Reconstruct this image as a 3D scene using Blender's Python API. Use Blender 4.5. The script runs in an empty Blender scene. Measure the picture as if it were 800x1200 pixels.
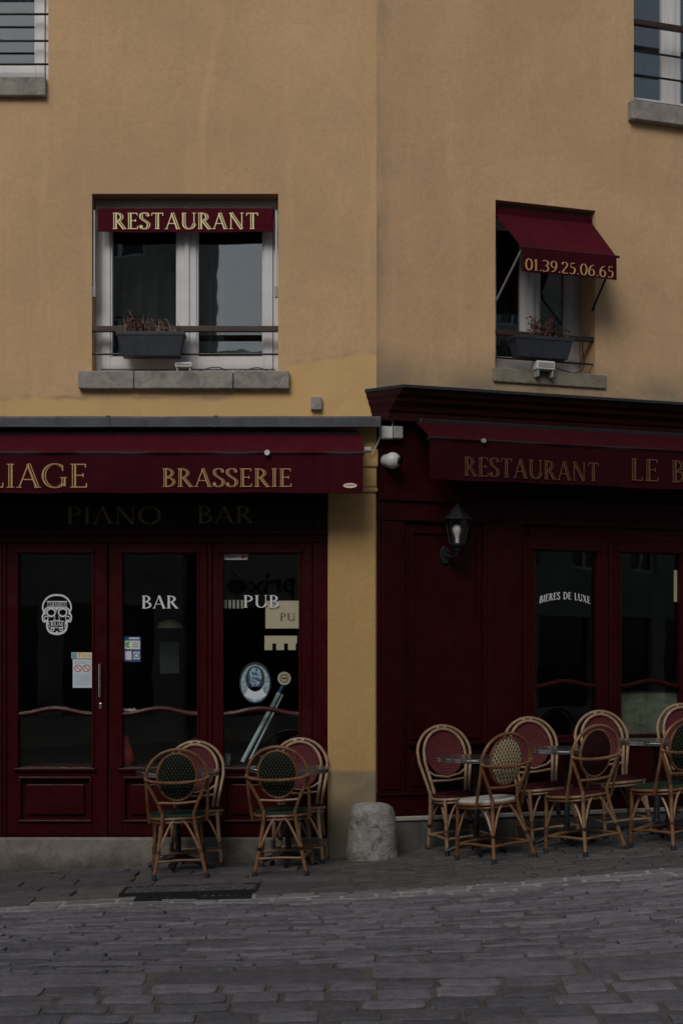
import bpy, math, random
from mathutils import Vector, Matrix, noise
random.seed(7)
PI = math.pi
scene = bpy.context.scene
COL = scene.collection
F = 1750.0          # focal length in photo pixels
CX, HY = 400.0, 780.0
CZ = 1.5            # eye height
D = 11.3            # distance of the left facade

# ------------------------------------------------------------------ helpers
class MB:
    def __init__(s): s.v = []; s.f = []
    def add(s, vs, fs):
        b = len(s.v); s.v += [tuple(v) for v in vs]; s.f += [tuple(b + i for i in f) for f in fs]
    def box(s, x0, x1, y0, y1, z0, z1):
        x0, x1 = sorted((x0, x1)); y0, y1 = sorted((y0, y1)); z0, z1 = sorted((z0, z1))
        s.add([(x0,y0,z0),(x1,y0,z0),(x1,y1,z0),(x0,y1,z0),(x0,y0,z1),(x1,y0,z1),(x1,y1,z1),(x0,y1,z1)],
              [(0,3,2,1),(4,5,6,7),(0,1,5,4),(1,2,6,5),(2,3,7,6),(3,0,4,7)])
        return s
    def fb(s, u0, u1, o0, o1, z0, z1): return s.box(u0, u1, -o0, -o1, z0, z1)   # facade box: o = distance out of the wall
    def tube(s, pts, r, n=8, closed=False, squash=1.0):
        pts = [Vector(p) for p in pts]; N = len(pts)
        rs = r if isinstance(r, (list, tuple)) else [r] * N
        vs = []; up = None
        for i, p in enumerate(pts):
            if closed: t = pts[(i+1) % N] - pts[i-1]
            else: t = pts[min(i+1, N-1)] - pts[max(i-1, 0)]
            t.normalize()
            if up is None:
                a = Vector((0,0,1)) if abs(t.z) < .9 else Vector((0,1,0))
                up = (a - t * a.dot(t)).normalized()
            else: up = (up - t * up.dot(t)).normalized()
            w = t.cross(up)
            for k in range(n):
                c = 2*PI*k/n
                vs.append(p + (up*math.cos(c)*squash + w*math.sin(c)) * rs[i])
        fs = []
        for i in range(N if closed else N-1):
            j = (i+1) % N
            for k in range(n):
                m = (k+1) % n
                fs.append((i*n+k, i*n+m, j*n+m, j*n+k))
        if not closed:
            fs.append(tuple(range(n))); fs.append(tuple((N-1)*n + k for k in reversed(range(n))))
        s.add(vs, fs); return s
    def lathe(s, prof, c=(0,0,0), n=24, wob=0, sx=1, sy=1, capb=True, capt=True, rot=0):
        vs = []
        for i, (r, z) in enumerate(prof):
            for k in range(n):
                a = 2*PI*k/n + rot
                p = Vector((math.cos(a)*r*sx, math.sin(a)*r*sy, z))
                if wob:
                    q = noise.noise(Vector((p.x*6, p.y*6, p.z*6)))*wob + noise.noise(Vector((p.x*18, p.y*18, p.z*18)))*wob*.35
                    p.x += math.cos(a)*q; p.y += math.sin(a)*q; p.z += q*.5
                vs.append((p.x+c[0], p.y+c[1], p.z+c[2]))
        fs = []
        for i in range(len(prof)-1):
            for k in range(n):
                m = (k+1) % n
                fs.append((i*n+k, i*n+m, (i+1)*n+m, (i+1)*n+k))
        if capb: fs.append(tuple(reversed(range(n))))
        if capt: fs.append(tuple((len(prof)-1)*n+k for k in range(n)))
        s.add(vs, fs); return s
    def extrude(s, poly, vec):
        vec = Vector(vec); n = len(poly)
        a = [Vector(p) for p in poly]
        s.add(a + [p+vec for p in a], [tuple(reversed(range(n))), tuple(range(n, 2*n))] + [(k, (k+1) % n, n+(k+1) % n, n+k) for k in range(n)])
        return s
    def build(s, name, mat, parent=None, smooth=False, bevel=0, off=(0,0,0)):
        me = bpy.data.meshes.new(name)
        ox, oy, oz = off
        me.from_pydata([(v[0]-ox, v[1]-oy, v[2]-oz) for v in s.v], [], s.f)
        import bmesh
        bm = bmesh.new(); bm.from_mesh(me); bmesh.ops.recalc_face_normals(bm, faces=bm.faces); bm.to_mesh(me); bm.free()
        for m in (mat if isinstance(mat, (list, tuple)) else [mat]): me.materials.append(m)
        if smooth:
            for p in me.polygons: p.use_smooth = True
            try: me.set_sharp_from_angle(angle=math.radians(40))
            except Exception: pass
        o = bpy.data.objects.new(name, me); COL.objects.link(o)
        if bevel:
            b = o.modifiers.new('bevel', 'BEVEL'); b.width = bevel; b.segments = 2; b.limit_method = 'ANGLE'; b.angle_limit = math.radians(40)
        if parent is not None: o.parent = parent
        return o

def tag(o, label=None, cat=None, group=None, kind=None):
    if label: o['label'] = label
    if cat: o['category'] = cat
    if group: o['group'] = group
    if kind: o['kind'] = kind
    return o

class Facade:
    def __init__(s, ox, oy, ang):
        s.o = (ox, oy); s.a = ang; s.c = math.cos(ang); s.s = math.sin(ang)
    def world(s, u, out, z):
        return Vector((s.o[0] + s.c*u + s.s*out, s.o[1] + s.s*u - s.c*out, z))
    def px(s, px, py, out=0.0):
        k = (px - CX) / F
        cx = s.o[0] + s.s*out; cy = s.o[1] - s.c*out
        u = (k*cy - cx) / (s.c - k*s.s)
        Z = cy + s.s*u
        return u, CZ - (py - HY)/F*Z
    def u(s, px, out=0.0): return s.px(px, HY, out)[0]

A = math.atan(F/5175.0)
CORX = 41/1750*11.3
L = Facade(0.0, D, 0.0)
R = Facade(CORX, D, A)

class FT:
    """a thing (Empty) fixed to a facade; its parts are given in facade coordinates (u, -out, z)"""
    def __init__(s, f, name, label, cat, u=0, out=0, z=0, group=None):
        s.f = f; s.off = (u, -out, z)
        e = bpy.data.objects.new(name, None); COL.objects.link(e)
        e.location = f.world(u, out, z); e.rotation_euler = (0, 0, f.a); e.empty_display_size = .1
        tag(e, label, cat, group); s.e = e
    def part(s, mb, name, mat, parent=None, **k):
        return mb.build(name, mat, parent or s.e, off=s.off, **k)

def single(f, mb, name, mat, label, cat, u, out, z, group=None, **k):
    o = mb.build(name, mat, None, off=(u, -out, z), **k)
    o.location = f.world(u, out, z); o.rotation_euler = (0, 0, f.a)
    return tag(o, label, cat, group)

# ------------------------------------------------------------------ materials
MATS = {}
class NT:
    def __init__(s, name):
        m = bpy.data.materials.new(name); m.use_nodes = True
        s.m = m; s.t = m.node_tree; s.n = s.t.nodes; s.b = s.n['Principled BSDF']; s.out = s.n['Material Output']
    def node(s, typ, **k):
        n = s.n.new(typ)
        for a, v in k.items(): setattr(n, a, v)
        return n
    def link(s, a, b): s.t.links.new(a, b)
    def coord(s, kind='Object', scale=(1,1,1)):
        c = s.node('ShaderNodeTexCoord'); mp = s.node('ShaderNodeMapping'); mp.inputs['Scale'].default_value = scale
        s.link(c.outputs[kind], mp.inputs['Vector']); return mp.outputs['Vector']
    def noise(s, vec, scale, detail=4, rough=.55, dist=0):
        n = s.node('ShaderNodeTexNoise'); n.inputs['Scale'].default_value = scale; n.inputs['Detail'].default_value = detail
        n.inputs['Roughness'].default_value = rough; n.inputs['Distortion'].default_value = dist
        s.link(vec, n.inputs['Vector']); return n.outputs['Fac']
    def ramp(s, fac, stops):
        r = s.node('ShaderNodeValToRGB'); e = r.color_ramp.elements
        while len(e) < len(stops): e.new(.5)
        for i, (p, c) in enumerate(stops):
            e[i].position = p; e[i].color = (c[0], c[1], c[2], 1) if hasattr(c, '__len__') else (c, c, c, 1)
        s.link(fac, r.inputs['Fac']); return r.outputs['Color']
    def mix(s, fac, a, b, blend='MIX'):
        m = s.node('ShaderNodeMix', data_type='RGBA', blend_type=blend)
        for inp, val in ((m.inputs['Factor'], fac), (m.inputs['A'], a), (m.inputs['B'], b)):
            if hasattr(val, 'is_output') or hasattr(val, 'links'): s.link(val, inp)
            elif hasattr(val, '__len__'): inp.default_value = (val[0], val[1], val[2], 1)
            else: inp.default_value = val
        # colour sockets of the Mix node are found by name but need the RGBA ones
        return m.outputs['Result']
    def math(s, op, a, b=None, clamp=False):
        m = s.node('ShaderNodeMath', operation=op, use_clamp=clamp)
        for i, v in enumerate((a, b)):
            if v is None: continue
            if hasattr(v, 'links'): s.link(v, m.inputs[i])
            else: m.inputs[i].default_value = v
        return m.outputs[0]
    def bump(s, h, strength=.3, dist=.01, prev=None):
        b = s.node('ShaderNodeBump'); b.inputs['Strength'].default_value = strength; b.inputs['Distance'].default_value = dist
        s.link(h, b.inputs['Height'])
        if prev is not None: s.link(prev, b.inputs['Normal'])
        return b.outputs['Normal']
    def fin(s, col=None, rough=None, normal=None, metal=None, spec=None):
        for key, v in (('Base Color', col), ('Roughness', rough), ('Metallic', metal), ('Specular IOR Level', spec)):
            if v is None: continue
            if hasattr(v, 'links'): s.link(v, s.b.inputs[key])
            elif hasattr(v, '__len__'): s.b.inputs[key].default_value = (v[0], v[1], v[2], 1)
            else: s.b.inputs[key].default_value = v
        if normal is not None: s.link(normal, s.b.inputs['Normal'])
        return s.m

def mixc(t, fac, a, b, blend='MIX'):
    m = t.node('ShaderNodeMix', data_type='RGBA', blend_type=blend)
    fi, ai, bi = m.inputs[0], m.inputs[6], m.inputs[7]
    for inp, val in ((fi, fac), (ai, a), (bi, b)):
        if hasattr(val, 'links'): t.link(val, inp)
        elif hasattr(val, '__len__'): inp.default_value = (val[0], val[1], val[2], 1)
        else: inp.default_value = val if inp is fi else (val, val, val, 1)
    return m.outputs[2]

def simple(name, col, rough=.5, metal=0, var=.15, scale=8, bump=0.0, spec=.5, bscale=60):
    t = NT(name); v = t.coord()
    n = t.noise(v, scale, 5)
    a = tuple(max(0, c*(1-var)) for c in col); b = tuple(min(1, c*(1+var)) for c in col)
    c = t.ramp(n, [(.3, a), (.7, b)])
    nrm = t.bump(t.noise(v, bscale, 4), bump, .004) if bump else None
    r = t.ramp(t.noise(v, scale*2.3, 3), [(.3, max(0, rough-.08)), (.7, min(1, rough+.08))])
    return t.fin(c, r, nrm, metal, spec)

def plaster(name, base, kind):
    t = NT(name); v = t.coord()
    big = t.noise(v, .55, 5, .6, .6)
    mid = t.noise(v, 2.4, 6, .62, .8)
    fine = t.noise(v, 26, 5, .7)
    stre = t.noise(t.coord(scale=(2.2, 2.2, .22)), 2.0, 5, .62)
    c = t.ramp(big, [(.3, tuple(x*.84 for x in base)), (.7, tuple(min(1, x*1.10) for x in base))])
    c = mixc(t, t.ramp(mid, [(.42, 0), (.72, .40)]), c, tuple(x*.86 for x in (base[0]*.93, base[1]*.97, base[2]*1.12)))
    c = mixc(t, t.ramp(stre, [(.5, 0), (.75, .24)]), c, tuple(x*.78 for x in base))
    c = mixc(t, t.ramp(fine, [(.35, .22), (.6, 0)]), c, tuple(x*.6 for x in base))
    grain = t.noise(v, 120, 3, .8)
    c = mixc(t, t.ramp(grain, [(.36, .20), (.55, 0)]), c, tuple(x*.5 for x in base))
    run = t.noise(t.coord(scale=(9, 9, .35)), 1.6, 5, .7, .3)
    c = mixc(t, t.math('MULTIPLY', t.ramp(run, [(.56, 0), (.74, .26)]), t.ramp(t.noise(v, .7, 3), [(.46, 0), (.60, 1)])), c, tuple(x*.62 for x in base))
    lite = t.noise(t.coord(scale=(3.5, 3.5, .5)), 1.1, 5, .6, .8)
    c = mixc(t, t.ramp(lite, [(.55, 0), (.75, .35)]), c, tuple(min(1, x*1.18) for x in base))
    dab = t.noise(v, 5.5, 6, .75, 1.0)
    c = mixc(t, t.ramp(dab, [(.56, 0), (.70, .35)]), c, (base[0]*.74, base[1]*.76, base[2]*.86))
    sep = t.node('ShaderNodeSeparateXYZ'); t.link(v, sep.inputs[0])
    z = sep.outputs[2]; x = sep.outputs[0]
    wob = t.math('MULTIPLY', t.math('SUBTRACT', t.noise(v, 3.0, 3), .5), .16)
    if kind == 'left':
        # the repainted ochre band over the shopfront rises towards the corner
        step = t.node('ShaderNodeMapRange'); step.inputs[1].default_value = -.62; step.inputs[2].default_value = .18
        step.inputs[3].default_value = 3.62; step.inputs[4].default_value = 3.80; t.link(x, step.inputs[0])
        st2 = t.node('ShaderNodeMapRange'); st2.inputs[1].default_value = -.9; st2.inputs[2].default_value = -.40
        st2.inputs[3].default_value = -.10; st2.inputs[4].default_value = .09; t.link(x, st2.inputs[0])
        zz = t.math('SUBTRACT', t.math('ADD', step.outputs[0], t.math('ADD', wob, st2.outputs[0])), z)
        mask = t.math('MULTIPLY', zz, 45, True)
        edge = t.math('SUBTRACT', 1.0, t.math('ABSOLUTE', t.math('MULTIPLY', zz, 38), None), True)
        c = mixc(t, mask, c, mixc(t, t.ramp(mid, [(.4, 0), (.7, .5)]), (.66, .43, .19), (.54, .36, .18)))
        c = mixc(t, t.math('MULTIPLY', edge, t.ramp(t.noise(v, 5, 2), [(.45, 0), (.62, .55)])), c, (.28, .22, .15))
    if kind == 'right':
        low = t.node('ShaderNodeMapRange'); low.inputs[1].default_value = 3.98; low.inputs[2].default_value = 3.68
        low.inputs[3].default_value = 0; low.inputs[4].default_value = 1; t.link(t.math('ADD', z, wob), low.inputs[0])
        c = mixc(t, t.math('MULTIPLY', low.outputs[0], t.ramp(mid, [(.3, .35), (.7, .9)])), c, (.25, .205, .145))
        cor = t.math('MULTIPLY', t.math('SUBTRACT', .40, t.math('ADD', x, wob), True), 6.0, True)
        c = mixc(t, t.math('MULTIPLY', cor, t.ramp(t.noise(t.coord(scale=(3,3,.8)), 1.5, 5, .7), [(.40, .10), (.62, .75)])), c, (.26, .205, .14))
    if kind == 'pillar':
        low = t.math('MULTIPLY', t.math('SUBTRACT', .72, t.math('ADD', z, t.math('MULTIPLY', wob, .3))), 40, True)
        c = mixc(t, low, c, mixc(t, t.ramp(mid, [(.35, 0), (.65, 1)]), (.33, .25, .14), (.22, .18, .13)))
        dirt = t.node('ShaderNodeMapRange'); dirt.inputs[1].default_value = .5; dirt.inputs[2].default_value = .0
        dirt.inputs[3].default_value = 0; dirt.inputs[4].default_value = .8; t.link(t.math('ADD', z, wob), dirt.inputs[0])
        c = mixc(t, dirt.outputs[0], c, (.17, .155, .135))
    # thin hairline cracks
    vo = t.node('ShaderNodeTexVoronoi', feature='DISTANCE_TO_EDGE'); vo.inputs['Scale'].default_value = .8
    dv = t.node('ShaderNodeVectorMath', operation='ADD'); nz = t.node('ShaderNodeTexNoise'); nz.inputs['Scale'].default_value = 3; nz.inputs['Detail'].default_value = 5
    t.link(v, nz.inputs['Vector']); sc = t.node('ShaderNodeVectorMath', operation='SCALE'); sc.inputs['Scale'].default_value = .9
    t.link(nz.outputs['Color'], sc.inputs[0]); t.link(v, dv.inputs[0]); t.link(sc.outputs[0], dv.inputs[1]); t.link(dv.outputs[0], vo.inputs['Vector'])
    crack = t.ramp(vo.outputs['Distance'], [(.0, 1), (.006, 0)])
    c = mixc(t, t.math('MULTIPLY', crack, t.ramp(t.noise(v, 1.1, 2), [(.5, 0), (.62, .35)])), c, tuple(x*.6 for x in base))
    n = t.bump(fine, .25, .004); n = t.bump(mid, .5, .02, n)
    return t.fin(c, .92, n, spec=.2)

def stone(name, a, b, sc=9, bump=.6, rough=.9, dirt=.5, splash=None):
    t = NT(name); v = t.coord()
    n1 = t.noise(v, sc, 6, .65, .5); n2 = t.noise(v, sc*5, 4, .7)
    c = t.ramp(n1, [(.3, a), (.7, b)])
    c = mixc(t, t.ramp(t.noise(v, sc*.45, 5, .7, 1.2), [(.5, 0), (.68, dirt)]), c, tuple(x*.45 for x in a))
    c = mixc(t, t.ramp(n2, [(.28, .6), (.4, 0)]), c, tuple(x*.4 for x in a))
    if splash is not None:
        sep = t.node('ShaderNodeSeparateXYZ'); t.link(v, sep.inputs[0])
        w_ = t.math('MULTIPLY', t.math('SUBTRACT', t.noise(v, 4.5, 5, .7), .5), .35)
        mk = t.math('MULTIPLY', t.math('SUBTRACT', splash, t.math('ADD', sep.outputs[2], w_)), 7, True)
        c = mixc(t, t.math('MULTIPLY', mk, .75), c, (.06, .054, .047))
        rs = mixc(t, t.ramp(t.noise(v, 3.2, 5, .7, 1), [(.55, 0), (.7, .5)]), c, (a[0]*.75, a[1]*.6, a[2]*.5)); c = rs
    n = t.bump(n2, bump*.6, .006); n = t.bump(n1, bump, .02, n)
    return t.fin(c, rough, n, spec=.25)

def setts(name, a, b, tone=(.75, 1.25), rough=.75, sc=14):
    t = NT(name); v = t.coord()
    g = t.node('ShaderNodeNewGeometry')
    c = t.ramp(t.noise(v, sc, 6, .7, .4), [(.28, a), (.72, b)])
    isl = t.ramp(g.outputs['Random Per Island'], [(0, tone[0]), (1, tone[1])])
    c = mixc(t, 1.0, c, isl, 'MULTIPLY')
    c = mixc(t, t.ramp(t.noise(v, 1.3, 5, .6, .6), [(.5, 0), (.75, .45)]), c, tuple(x*.55 for x in a))
    c = mixc(t, t.ramp(t.noise(v, sc*6, 4, .8), [(.34, .55), (.5, 0)]), c, tuple(x*.45 for x in a))
    c = mixc(t, t.ramp(t.noise(v, sc*3.1, 5, .75), [(.58, 0), (.70, .45)]), c, tuple(min(1, x*1.5) for x in b))
    n2 = t.noise(v, sc*4, 5, .7)
    n = t.bump(n2, .6, .006); n = t.bump(t.noise(v, sc*.8, 4), .7, .02, n)
    r = t.ramp(t.noise(v, 3, 4), [(.3, rough-.15), (.7, rough+.12)])
    return t.fin(c, r, n, spec=.35)

def paint(name, col, rough=.35, wear=.12):
    t = NT(name); v = t.coord()
    c = t.ramp(t.noise(v, 3, 5), [(.3, tuple(x*.85 for x in col)), (.7, tuple(x*1.12 for x in col))])
    c = mixc(t, t.ramp(t.noise(v, 30, 5, .75), [(.62, 0), (.75, wear)]), c, tuple(min(1, x*2.2+.01) for x in col))
    n = t.bump(t.noise(t.coord(scale=(8, 8, 1)), 12, 4), .12, .004)
    r = t.ramp(t.noise(v, 9, 4), [(.3, rough-.07), (.7, rough+.13)])
    return t.fin(c, r, n, spec=.16)

def fabric(name, col, rough=.85):
    t = NT(name); v = t.coord()
    c = t.ramp(t.noise(v, 2.5, 5, .6, .8), [(.3, tuple(x*.82 for x in col)), (.7, tuple(x*1.15 for x in col))])
    st = t.noise(t.coord(scale=(7, 1, .6)), 3, 4)
    c = mixc(t, t.ramp(st, [(.45, 0), (.65, .45)]), c, tuple(x*.7 for x in col))
    n = t.bump(t.noise(v, 220, 2), .15, .002); n = t.bump(t.noise(t.coord(scale=(3, 1, .8)), 2.2, 3), .5, .03, n)
    return t.fin(c, rough, n, spec=.08)

def weave(name, col, dot, scale=95, thr=.45, invert=False):
    t = NT(name); v = t.coord(); sep = t.node('ShaderNodeSeparateXYZ'); t.link(v, sep.inputs[0])
    a = t.math('SINE', t.math('MULTIPLY', sep.outputs[0], scale*3.0))
    b = t.math('SINE', t.math('MULTIPLY', t.math('ADD', sep.outputs[2], sep.outputs[1]), scale*2.1))
    m = t.math('MULTIPLY', a, b)
    f = t.ramp(m, [(thr, 0), (thr+.14, 1)])
    s2 = t.math('SINE', t.math('MULTIPLY', sep.outputs[1], scale*1.5))
    c = mixc(t, f, col, dot)
    c = mixc(t, t.ramp(t.noise(v, 14, 4), [(.35, .3), (.65, 0)]), c, tuple(x*.6 for x in col))
    n = t.bump(m, .5, .004); n = t.bump(s2, .2, .002, n)
    return t.fin(c, .6, n, spec=.2)

def rattan(name, a, b):
    t = NT(name); v = t.coord()
    c = t.ramp(t.noise(v, 9, 6, .7, .4), [(.28, a), (.68, b)])
    c = mixc(t, t.ramp(t.noise(v, 45, 3), [(.55, 0), (.72, .6)]), c, tuple(x*.4 for x in a))
    n = t.bump(t.noise(v, 60, 3), .25, .003)
    return t.fin(c, .42, n, spec=.5)

def glass(name, tint=(.9,.93,.92), wavy=.06, ior=1.5):
    t = NT(name); v = t.coord()
    t.n.remove(t.b)
    fr = t.node('ShaderNodeFresnel'); ge = t.node('ShaderNodeNewGeometry'); mr = t.node('ShaderNodeMapRange')
    mr.inputs[3].default_value = ior; mr.inputs[4].default_value = 1/ior; t.link(ge.outputs['Backfacing'], mr.inputs[0]); t.link(mr.outputs[0], fr.inputs['IOR'])
    tr = t.node('ShaderNodeBsdfTransparent'); tr.inputs[0].default_value = (*tint, 1)
    gl = t.node('ShaderNodeBsdfGlossy'); gl.inputs['Roughness'].default_value = .012; gl.inputs[0].default_value = (1, 1, 1, 1)
    n = t.bump(t.noise(v, 2.2, 2), wavy, .05); t.link(n, gl.inputs['Normal'])
    mx = t.node('ShaderNodeMixShader'); t.link(fr.outputs[0], mx.inputs[0]); t.link(tr.outputs[0], mx.inputs[1]); t.link(gl.outputs[0], mx.inputs[2])
    t.link(mx.outputs[0], t.out.inputs['Surface']); return t.m

WALL = (.60, .425, .255)
M = dict(
    wall_l=plaster('plaster_left', (.655, .425, .232), 'left'),
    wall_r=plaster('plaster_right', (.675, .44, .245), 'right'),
    pillar=plaster('plaster_pillar', (.55, .345, .145), 'pillar'),
    sill=stone('sill_stone', (.24, .215, .19), (.38, .345, .31), 12, .5),
    sill_r=stone('dirty_sill_stone', (.19, .165, .13), (.28, .24, .185), 9, .6),
    plinth=stone('plinth_stone', (.175, .155, .13), (.28, .255, .225), 5, .9, splash=.10),
    plinth_dark=stone('plinth_dark_stone', (.085, .085, .082), (.14, .138, .132), 6, .5),
    ledge=stone('ledge_stone', (.30, .28, .25), (.42, .40, .37), 10, .4),
    bollard=stone('bollard_stone', (.25, .235, .225), (.44, .42, .40), 15, 1.2, dirt=.9, splash=.07),
    lead=simple('lead_sheet', (.065, .068, .078), .5, .3, .3, 6, .4),
    red=paint('burgundy_paint', (.040, .0016, .0032), .34),
    red_dark=paint('dark_burgundy_paint', (.026, .0010, .0018), .40),
    cornice=paint('cornice_paint', (.030, .0045, .0055), .45),
    fascia=paint('fascia_paint', (.010, .008, .008), .22),
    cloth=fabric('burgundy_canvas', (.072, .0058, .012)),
    cloth_old=fabric('shaded_valance_canvas', (.028, .0026, .0052)),  # right valance, colour darkened for the sky that the cornice hides
    cloth_shade2=fabric('shaded_canopy_canvas', (.046, .0045, .0085)),  # right canopy, cornice shade likewise put into the colour
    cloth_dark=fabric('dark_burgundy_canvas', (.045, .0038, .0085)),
    gold=simple('gold_lettering', (.52, .31, .125), .5, .0, .12, 20),
    gold_pale=simple('bright_gold_lettering', (.95, .80, .42), .5, .0, .1, 20),
    gold_old=simple('worn_gold_lettering', (.115, .050, .020), .55, .0, .35, 26),
    gold_faint=simple('faded_gold_lettering', (.17, .125, .055), .5, .0, .3, 20),
    white_vinyl=simple('white_vinyl', (.72, .72, .74), .5, 0, .06, 30),
    frame=simple('white_window_paint', (.66, .65, .66), .38, 0, .08, 5, .1),
    black=simple('black_iron', (.013, .013, .015), .42, .1, .3, 20, .2),
    rail=simple('brown_iron', (.045, .024, .018), .5, .1, .35, 20, .2),
    planter=simple('slate_plastic', (.028, .033, .042), .5, 0, .2, 12, .1),
    soil=simple('soil', (.05, .035, .025), .95, 0, .4, 40, .8),
    dead=simple('dead_stems', (.16, .085, .055), .85, 0, .5, 30),
    dead_pale=simple('pale_dry_stems', (.36, .29, .20), .8, 0, .3, 30),
    leafred=simple('withered_leaves', (.085, .028, .025), .8, 0, .5, 40),
    steel=simple('brushed_steel', (.55, .56, .58), .25, .95, .15, 15),
    zinc=simple('table_steel', (.50, .50, .50), .20, .95, .04, 3),
    wplast=simple('white_plastic', (.62, .62, .60), .4, 0, .06, 10),
    gplast=simple('grey_plastic', (.30, .30, .30), .5, 0, .15, 10),
    dglass=simple('camera_lens', (.01, .01, .012), .08, 0, 0, 5),
    iron=simple('cast_iron', (.022, .022, .024), .5, .4, .3, 20, .4),
    rattan=rattan('rattan_brown', (.085, .032, .014), (.26, .120, .048)),
    rattan_b=rattan('rattan_blond', (.19, .105, .058), (.40, .265, .165)),
    rattan_t=rattan('rattan_tan', (.11, .052, .025), (.29, .16, .075)),
    bind=simple('rattan_binding', (.10, .05, .028), .5, 0, .3, 40),
    foot=simple('rubber_foot', (.015, .015, .015), .7, 0, .2, 20),
    w_green=weave('green_weave', (.006, .011, .008), (.13, .12, .055), 88, .66),
    w_cream=weave('cream_weave', (.46, .37, .23), (.015, .012, .010), 76, .22),
    w_wine=weave('wine_weave', (.022, .0035, .006), (.06, .01, .01), 110, .5),
    w_red=weave('red_weave', (.080, .009, .013), (.21, .065, .06), 100, .55),
    s_green=weave('green_seat', (.010, .034, .022), (.024, .054, .034), 130, .5),
    s_cream=weave('cream_seat', (.55, .53, .48), (.40, .38, .34), 120, .55),
    s_wine=weave('wine_seat', (.045, .005, .009), (.09, .014, .018), 130, .5),
    glass=glass('shop_glass', wavy=.012, ior=1.6),
    uglass=glass('window_glass', (.85, .9, .9), .018, 2.1),
    lglass=glass('lantern_glass', (.85, .85, .85), .02),
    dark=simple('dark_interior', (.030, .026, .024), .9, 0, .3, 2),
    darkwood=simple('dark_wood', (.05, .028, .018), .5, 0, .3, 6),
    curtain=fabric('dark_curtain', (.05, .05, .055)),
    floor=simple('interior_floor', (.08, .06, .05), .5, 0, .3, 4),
    cream=simple('cream_patch', (.80, .65, .48), .7, 0, .05, 3),
    screen=stone('mottled_screen', (.10, .11, .075), (.26, .27, .20), 14, .2),
    paper=simple('white_paper', (.62, .68, .74), .6, 0, .05, 10),
    blue=simple('blue_print', (.03, .09, .22), .5, 0, .15, 10),
    lblue=simple('light_blue_print', (.16, .38, .52), .5, 0, .15, 10),
    green=simple('green_print', (.12, .42, .07), .5, 0, .2, 20),
    redp=simple('red_print', (.50, .05, .05), .5, 0, .1, 20),
    orange=simple('orange_print', (.60, .30, .12), .5, 0, .1, 20),
    sticker=simple('pale_blue_sticker', (.27, .38, .42), .5, 0, .6, 60),
    bulb=simple('opal_bulb', (.80, .80, .76), .25, 0, .03, 10),
    palemortar=stone('pale_mortar', (.30,.29,.283), (.44,.43,.415), 12, .5, dirt=.3),
    mortar=stone('mortar', (.075, .068, .062), (.12, .11, .098), 12, .7, dirt=.4),
    sett=setts('street_setts', (.118, .112, .122), (.225, .216, .234), (.62, 1.3)),
    slab=setts('paving_slabs', (.074, .070, .069), (.135, .127, .124), (.78, 1.18), .8, 9),
    pale=setts('pale_gutter_stones', (.17, .163, .165), (.29, .28, .28), (.7, 1.25), .7, 12),
    cover=stone('drain_cover_iron', (.05, .047, .046), (.16, .15, .145), 30, .9, .6),
    opp=stone('opposite_render', (.42, .38, .32), (.58, .53, .45), 1.2, .3),
    opp2=stone('opposite_stone', (.30, .28, .25), (.46, .43, .38), 1.2, .3),
    roof=simple('slate_roof', (.07, .075, .085), .6, 0, .25, 5, .3),
)

# ------------------------------------------------------------------ lettering: an inscriptional serif drawn stroke by stroke
def cat(pts, n=7):
    out = []
    P = [pts[0]] + list(pts) + [pts[-1]]
    for i in range(1, len(P)-2):
        p0, p1, p2, p3 = P[i-1], P[i], P[i+1], P[i+2]
        for k in range(n):
            t = k/n
            out.append(tuple(.5*((2*p1[j]) + (-p0[j]+p2[j])*t + (2*p0[j]-5*p1[j]+4*p2[j]-p3[j])*t*t + (-p0[j]+3*p1[j]-3*p2[j]+p3[j])*t**3) for j in (0, 1)))
    out.append(tuple(pts[-1])); return out
def arc(cx, cy, rx, ry, a0, a1, n=22):
    return [(cx+rx*math.cos(math.radians(a0+(a1-a0)*i/n)), cy+ry*math.sin(math.radians(a0+(a1-a0)*i/n))) for i in range(n+1)]
T_, t_ = .125, .05
def S(x0, y0, x1, y1, w=T_): return ('l', [(x0, y0), (x1, y1)], w)
def C(p): return ('c', p, None)
def sf(x, y, w=.12): return ('s', [(x-w, y), (x+w, y)], .036)
def sv(x, y0, y1): return ('s', [(x, y0), (x, y1)], .045)
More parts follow.
